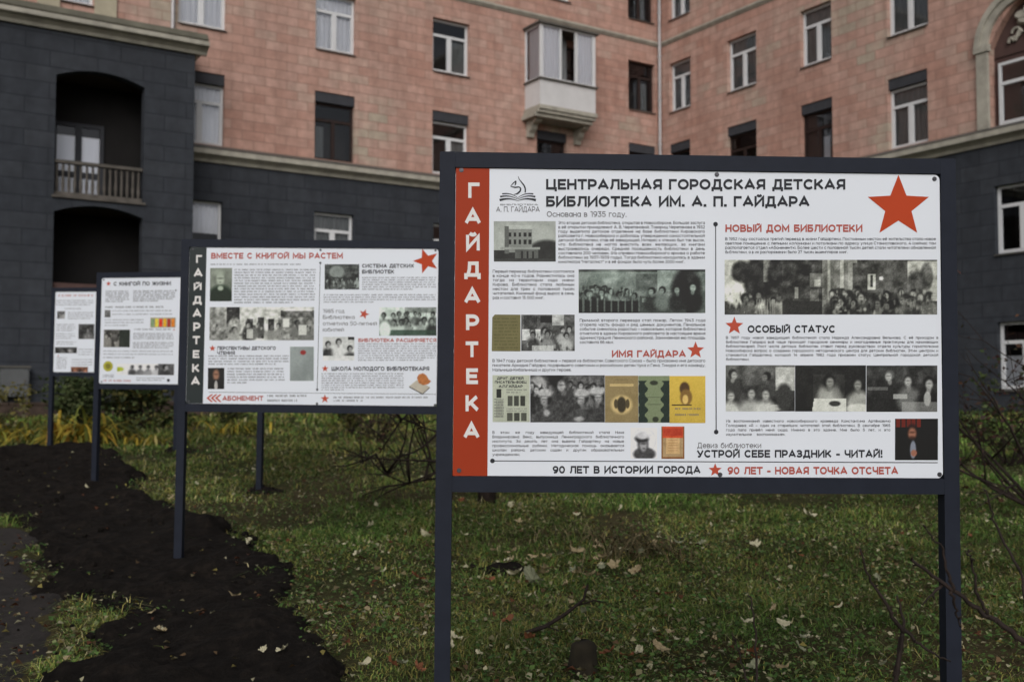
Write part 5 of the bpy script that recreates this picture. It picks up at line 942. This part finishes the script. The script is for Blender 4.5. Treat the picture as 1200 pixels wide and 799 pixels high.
GRN = ((.045, .07, .024), (.065, .09, .03), (.09, .105, .045), (.036, .052, .018)); OLV = ((.11, .10, .03), (.15, .13, .03), (.075, .075, .022)); RED = ((.07, .03, .025), (.05, .03, .022), (.10, .05, .03), (.035, .03, .015))
ARCH = [[(-0.286, 8.6, 1.342), (-0.509, 8.75, 1.355), (-0.683, 8.65, 1.342), (-0.84, 8.8, 1.282), (-0.953, 8.7, 1.161), (-1.034, 8.6, 1.022), (-1.124, 8.75, 0.906)], [(-0.18, 8.7, 0.981), (-0.392, 8.6, 0.951), (-0.58, 8.75, 0.776), (-0.73, 8.65, 0.684), (-0.91, 8.8, 0.642), (-1.066, 8.7, 0.723), (-1.154, 8.6, 0.823), (-1.247, 8.75, 0.921)], [(-1.056, 8.8, 0.714), (-1.153, 8.7, 0.895), (-1.247, 8.6, 0.845), (-1.391, 8.75, 0.798)], [(-0.395, 8.65, 1.198), (-0.584, 8.8, 1.121), (-0.721, 8.7, 0.981), (-0.82, 8.6, 0.916), (-0.979, 8.75, 0.87)], [(-0.869, 8.75, 0.661), (-0.874, 8.65, 0.841), (-0.861, 8.8, 1.012), (-0.816, 8.7, 1.161)], [(-0.726, 8.6, 0.689), (-0.696, 8.75, 0.87), (-0.732, 8.65, 1.091)], [(-0.939, 8.7, 1.183), (-0.985, 8.6, 1.271), (-1.076, 8.75, 1.341)], [(-1.078, 8.8, 0.714), (-0.951, 8.7, 0.873), (-0.891, 8.6, 1.022)]]
# bare shrub behind the nearest board, its branches arching out left of the left post
shrub('bare_shrub', (-.22, 8.8), [(-1, -.3, .35, 1.3), (-1, .2, .1, 1.2), (-.8, -.2, .6, 1.0), (-.9, .1, -.05, 1.2), (-.7, .3, .9, .9), (.7, 0, .6, .7), (.3, .2, 1, .8), (-.3, -.3, 1, .8)], 'bare dark shrub with arching twigs behind the left post of the nearest board', 'shrub', leaves=60, lcols=RED, lsize=.04, trunk=(.55, .07), r0=.013, up=-.05, extra=ARCH)
# shrub behind the right post
shrub('leafy_shrub', (4.3, 8.4), [(-.6, -.2, .9, 1.6), (-.5, .1, 1, 1.5), (-.2, -.3, 1, 1.5), (.1, 0, 1, 1.5), (-.9, .1, .5, 1.4), (.5, -.2, .8, 1.3), (-.9, -.3, .25, 1.2), (-.7, -.2, .7, 1.5)], 'dark twiggy shrub with thin reddish leaves right of the nearest board', 'shrub', leaves=520, lcols=RED + RED[:3], lsize=.05, r0=.016)
shrub('evergreen_shrub', (5.6, 11.6), [(random.gauss(0, .7), random.gauss(0, .5), 1, .8) for _ in range(9)], 'low dark green and brown shrub under the right facade window', 'shrub', leaves=1500, lcols=GRN + RED[:2], lsize=.07, r0=.012)
shrub('evergreen_shrub', (7.4, 13.4), [(random.gauss(0, .8), random.gauss(0, .5), 1, .9) for _ in range(9)], 'dark green shrub at the right edge behind the twiggy one', 'shrub', leaves=1300, lcols=GRN[:2] + RED, lsize=.07, r0=.012)
# near, out of focus branches in the lower right corner
def near_branch(name, pts, r0, twigs, label):
    o = empty(name, pts[0], (0, 0, 0), label, 'branch'); mb = MB(); b = Vector(pts[0]); q = [Vector(p) - b for p in pts]
    fine = [q[0].lerp(q[1], 0)] ; fine = []
    for i in range(len(q) - 1):
        for t in range(6): fine.append(q[i].lerp(q[i + 1], t / 6) + Vector((random.gauss(0, .003), random.gauss(0, .003), random.gauss(0, .003))))
    fine.append(q[-1]); mb.tube(fine, [r0 * (1 - .75 * i / len(fine)) for i in range(len(fine))], 7)
    mb.build('main_stem', 'twig', o, smooth=True)
    for tw in twigs:
        m2 = MB(); tq = [Vector(p) - b for p in tw]; m2.tube(tq, [r0 * .45 * (1 - .6 * i / len(tq)) for i in range(len(tq))], 6); m2.build('side_twig', 'twig', o, smooth=True)
def near_shrub(root_xy, stems, label):
    z = float(gz(*root_xy)); o = empty('bare_shrub', (root_xy[0], root_xy[1], z), (0, 0, 0), label, 'shrub'); b = Vector((root_xy[0], root_xy[1], z))
    for nm, r0, pts in stems:
        q = [Vector(p) - b for p in pts]; mb = MB(); fine = []
        for i in range(len(q) - 1):
            for t in range(6): fine.append(q[i].lerp(q[i + 1], t / 6) + Vector((random.gauss(0, .002), random.gauss(0, .002), random.gauss(0, .002))))
        fine.append(q[-1]); mb.tube(fine, [r0 * (1 - .7 * i / len(fine)) for i in range(len(fine))], 7)
        for _ in range(max(1, len(fine) // 5)):      # buds and thorns
            c = fine[random.randrange(len(fine))]; dd = Vector((random.gauss(0, 1), random.gauss(0, 1), random.gauss(.4, 1))).normalized(); mb.tube([c, c + dd * .012], [.003, .0015], 5)
        mb.build(nm, 'twig', o, smooth=True)
near_shrub((1.42, 2.42), [('stem', .011, [(1.42, 2.42, .05), (1.38, 2.41, .45), (1.299, 2.4, .771), (1.183, 2.4, .869), (1.086, 2.39, .931), (1.012, 2.38, .986), (.911, 2.36, 1.06)]),
    ('twig', .0045, [(1.096, 2.392, .927), (1.067, 2.38, .986), (1.053, 2.37, 1.054), (1.042, 2.36, 1.084)]), ('twig', .0045, [(1.012, 2.38, .986), (.999, 2.37, 1.029), (.986, 2.37, 1.084), (.944, 2.36, 1.133)]),
    ('twig', .004, [(.988, 2.38, 1.0), (.938, 2.37, .956)]), ('twig', .004, [(1.008, 2.38, .985), (1.027, 2.4, .937), (1.042, 2.41, .898)]), ('twig', .005, [(1.2, 2.4, .86), (1.21, 2.45, 1.0), (1.17, 2.5, 1.12), (1.15, 2.5, 1.2)])],
    'bare branch crossing in front of the right post from the lower right corner')
near_shrub((.985, 2.7), [('stem', .012, [(.985, 2.7, .10), (.99, 2.7, .40), (.997, 2.7, .689), (1.017, 2.7, .818)]), ('stem', .006, [(1.017, 2.7, .818), (.978, 2.69, .879), (.93, 2.68, .95), (.898, 2.67, 1.038)]),
    ('twig', .005, [(1.017, 2.7, .825), (1.076, 2.69, .774), (1.131, 2.68, .748)]), ('twig', .006, [(.997, 2.7, .70), (1.026, 2.72, .84), (1.014, 2.73, .906)])], 'forked bare stem left of the right post at the bottom edge')
near_shrub((.712, 3.0), [('stem', .006, [(.712, 3.0, .12), (.71, 3.0, .40), (.709, 3.0, .604), (.703, 3.0, .748), (.692, 3.0, .845)]), ('twig', .004, [(.71, 3.0, .5), (.677, 3.0, .604), (.66, 3.0, .675), (.636, 3.0, .748)])], 'thin upright bare twig growing near the bottom edge under the red footer line')
# fallen twig on the grass
st = empty('fallen_twig', (.06, 4.9, float(gz(.06, 4.9))), (0, 0, 0), 'dark forked twig lying on the grass right of the left post', 'twig'); mb = MB()
q = [(-.02, 0, .02), (.10, 0, .06), (.20, .01, .12), (.28, .02, .18), (.30, .03, .25)]; mb.tube(q, [.012, .010, .009, .007, .005], 7); mb.tube([(.24, .015, .15), (.33, .05, .17), (.38, .06, .16)], [.005, .004, .003], 6); mb.tube([(.1, 0, .06), (.16, -.05, .05)], [.005, .003], 6); mb.build('main_stem', 'twig', st, smooth=True)
# mossy stump at the bottom edge
sx, sy = .305, 4.42; stp = empty('tree_stump', (sx, sy, float(gz(sx, sy))), (0, 0, .3), 'small mossy rotten stump at the bottom edge right of the left post', 'stump'); mb = MB(); n = 16
prof = [(.075, -.05), (.064, .03), (.057, .08), (.054, .115), (.047, .132), (.028, .139)]
for r_, zz in prof:
    for i in range(n): t = 2 * math.pi * i / n; q = r_ * (1 + .10 * math.sin(3 * t + zz * 9) + random.gauss(0, .03)); mb.v.append((q * math.cos(t), q * math.sin(t), zz + random.gauss(0, .004)))
for j in range(len(prof) - 1):
    for i in range(n): mb.f.append((j * n + i, j * n + (i + 1) % n, (j + 1) * n + (i + 1) % n, (j + 1) * n + i)); mb.uv.append([(0, 0)] * 4); mb.mi.append(0)
mb.f.append(tuple((len(prof) - 1) * n + i for i in range(n))); mb.uv.append([(0, 0)] * n); mb.mi.append(0)
mb.build('trunk', 'moss', stp, smooth=True)
# ---- clumps of strap leaves
def strap_clump(name, x, y, n, L0, cols, label, cat, wid=.022, spread=1, group=None):
    o = bpy.data.objects.new('tmp', None); Vs, Fs, Cs = [], [], []; off = 0; z = 0
    for _ in range(n):
        a = random.uniform(0, 6.283); el = random.uniform(.55, 1.4); L_ = L0 * random.uniform(.6, 1.15); bx, by = random.gauss(0, .10 * spread), random.gauss(0, .08 * spread); p = Vector((bx, by, 0)); c = np.array(cols[random.randrange(len(cols))]) * random.uniform(.7, 1.3); sg = 7
        dh = Vector((math.cos(a), math.sin(a), 0)); sd = Vector((-dh.y, dh.x, 0)); e = el
        for i in range(sg + 1):
            w_ = wid * (1 - (i / sg) ** 2) * .5 + .001; Vs += [p - sd * w_, p + sd * w_]; Cs += [c * (1 - .0 * i)] * 2
            if i < sg: Fs.append((off + 2 * i, off + 2 * i + 1, off + 2 * i + 3, off + 2 * i + 2))
            p = p + (dh * math.cos(e) + Vector((0, 0, 1)) * math.sin(e)) * L_ / sg; e -= random.uniform(.25, .62); p.z = max(p.z, .012)
        off += 2 * (sg + 1)
    me_o = raw_mesh(name, np.array(Vs), np.array(Fs), 'leafc', None, np.array(Cs)); me_o.location = (x, y, float(gz(x, y))); bpy.data.objects.remove(o)
    return tag(me_o, label, cat, group)
YEL = ((.46, .33, .045), (.36, .28, .04), (.24, .24, .04), (.38, .22, .035), (.14, .17, .035), (.48, .40, .15)); YG = ((.13, .15, .03), (.20, .18, .035), (.09, .11, .03)); STR = ((.13, .10, .05), (.09, .07, .035), (.16, .13, .07), (.05, .05, .02))
strap_clump('daylily_clump', -5.75, 13.7, 170, 1.15, YEL[:4] + YG[:1], 'big yellowing daylily clump between the posts of the two far boards', 'plant', .04, 2.2)
strap_clump('daylily_clump', -6.9, 13.9, 90, .85, YEL[:4] + YG, 'orange yellow daylily clump left of the farthest post', 'plant', .035, 2.4)
strap_clump('daylily_clump', -4.75, 13.6, 34, .55, YEL, 'low orange daylily clump right of the post of the third board', 'plant', .03, 2)
strap_clump('daylily_clump', -7.9, 13.6, 36, .55, YEL[3:] + GRN, 'faded brown yellow daylily clump at the left edge', 'plant', .03, 2)
strap_clump('daylily_clump', -4.35, 16.3, 70, .6, YEL[:3] + YG, 'bright yellow daylily clump below the second board', 'plant', .035, 2.4)
strap_clump('dry_grass_tuft', .86, 6.75, 130, .42, STR, 'dry straw coloured grass tuft under the middle of the nearest board', 'grass tuft', .007, 1.6)
strap_clump('dry_grass_tuft', .45, 7.3, 110, .38, STR, 'dry brown grass tuft left of the straw coloured one', 'grass tuft', .007, 1.8)
# ---- bed planting along the wing and behind the boards
shrub('leafy_shrub', (-6.35, 17.6), [(random.gauss(0, .5), random.gauss(0, .4), 1.1, .95) for _ in range(14)], 'olive green shrub between the second and third boards', 'shrub', leaves=3200, lcols=GRN + OLV[:2] + ((.13, .15, .06),), lsize=.11, r0=.012)
shrub('leafy_shrub', (-7.1, 17.0), [(random.gauss(0, .5), random.gauss(0, .4), 1, .6) for _ in range(10)], 'low dark green shrub under the left part of the third board', 'shrub', leaves=2600, lcols=GRN + ((.11, .14, .055),), lsize=.10, r0=.012)
shrub('leafy_shrub', (-9.3, 16.6), [(random.gauss(0, .6), random.gauss(0, .4), 1, .6) for _ in range(10)], 'mixed green and brown shrub at the left edge below the grey cabinet', 'shrub', leaves=1500, lcols=OLV + GRN[:2] + STR[:1], lsize=.09, r0=.012)
shrub('leafy_shrub', (-8.3, 16.2), [(random.gauss(0, .6), random.gauss(0, .4), 1, .55) for _ in range(10)], 'pale spotted low shrub left of the farthest post', 'shrub', leaves=1200, lcols=OLV + ((.16, .15, .08),), lsize=.08, r0=.012)
strap_clump('broad_leaf_plant', -5.5, 14.4, 22, .5, ((.14, .16, .07), (.10, .13, .05)), 'pale green broad leaved plant right of the third board post', 'plant', .10, .6)
shrub('leafy_shrub', (-5.1, 18.3), [(random.gauss(0, .6), random.gauss(0, .4), 1, .5) for _ in range(9)], 'low dark shrub below the left half of the second board', 'shrub', leaves=900, lcols=GRN + OLV[:1], lsize=.08, r0=.012)
shrub('bare_shrub', (-1.9, 14.6), [(random.gauss(0, .7), random.gauss(0, .4), 1, .6) for _ in range(10)], 'brown twiggy low shrub below the right half of the second board', 'shrub', leaves=350, lcols=STR + RED[:2], lsize=.07, r0=.010)
shrub('leafy_shrub', (-2.6, 16.5), [(random.gauss(0, .7), random.gauss(0, .4), 1, .5) for _ in range(9)], 'dark olive low shrub behind the brown twiggy one', 'shrub', leaves=900, lcols=OLV + GRN[:2], lsize=.08, r0=.010)
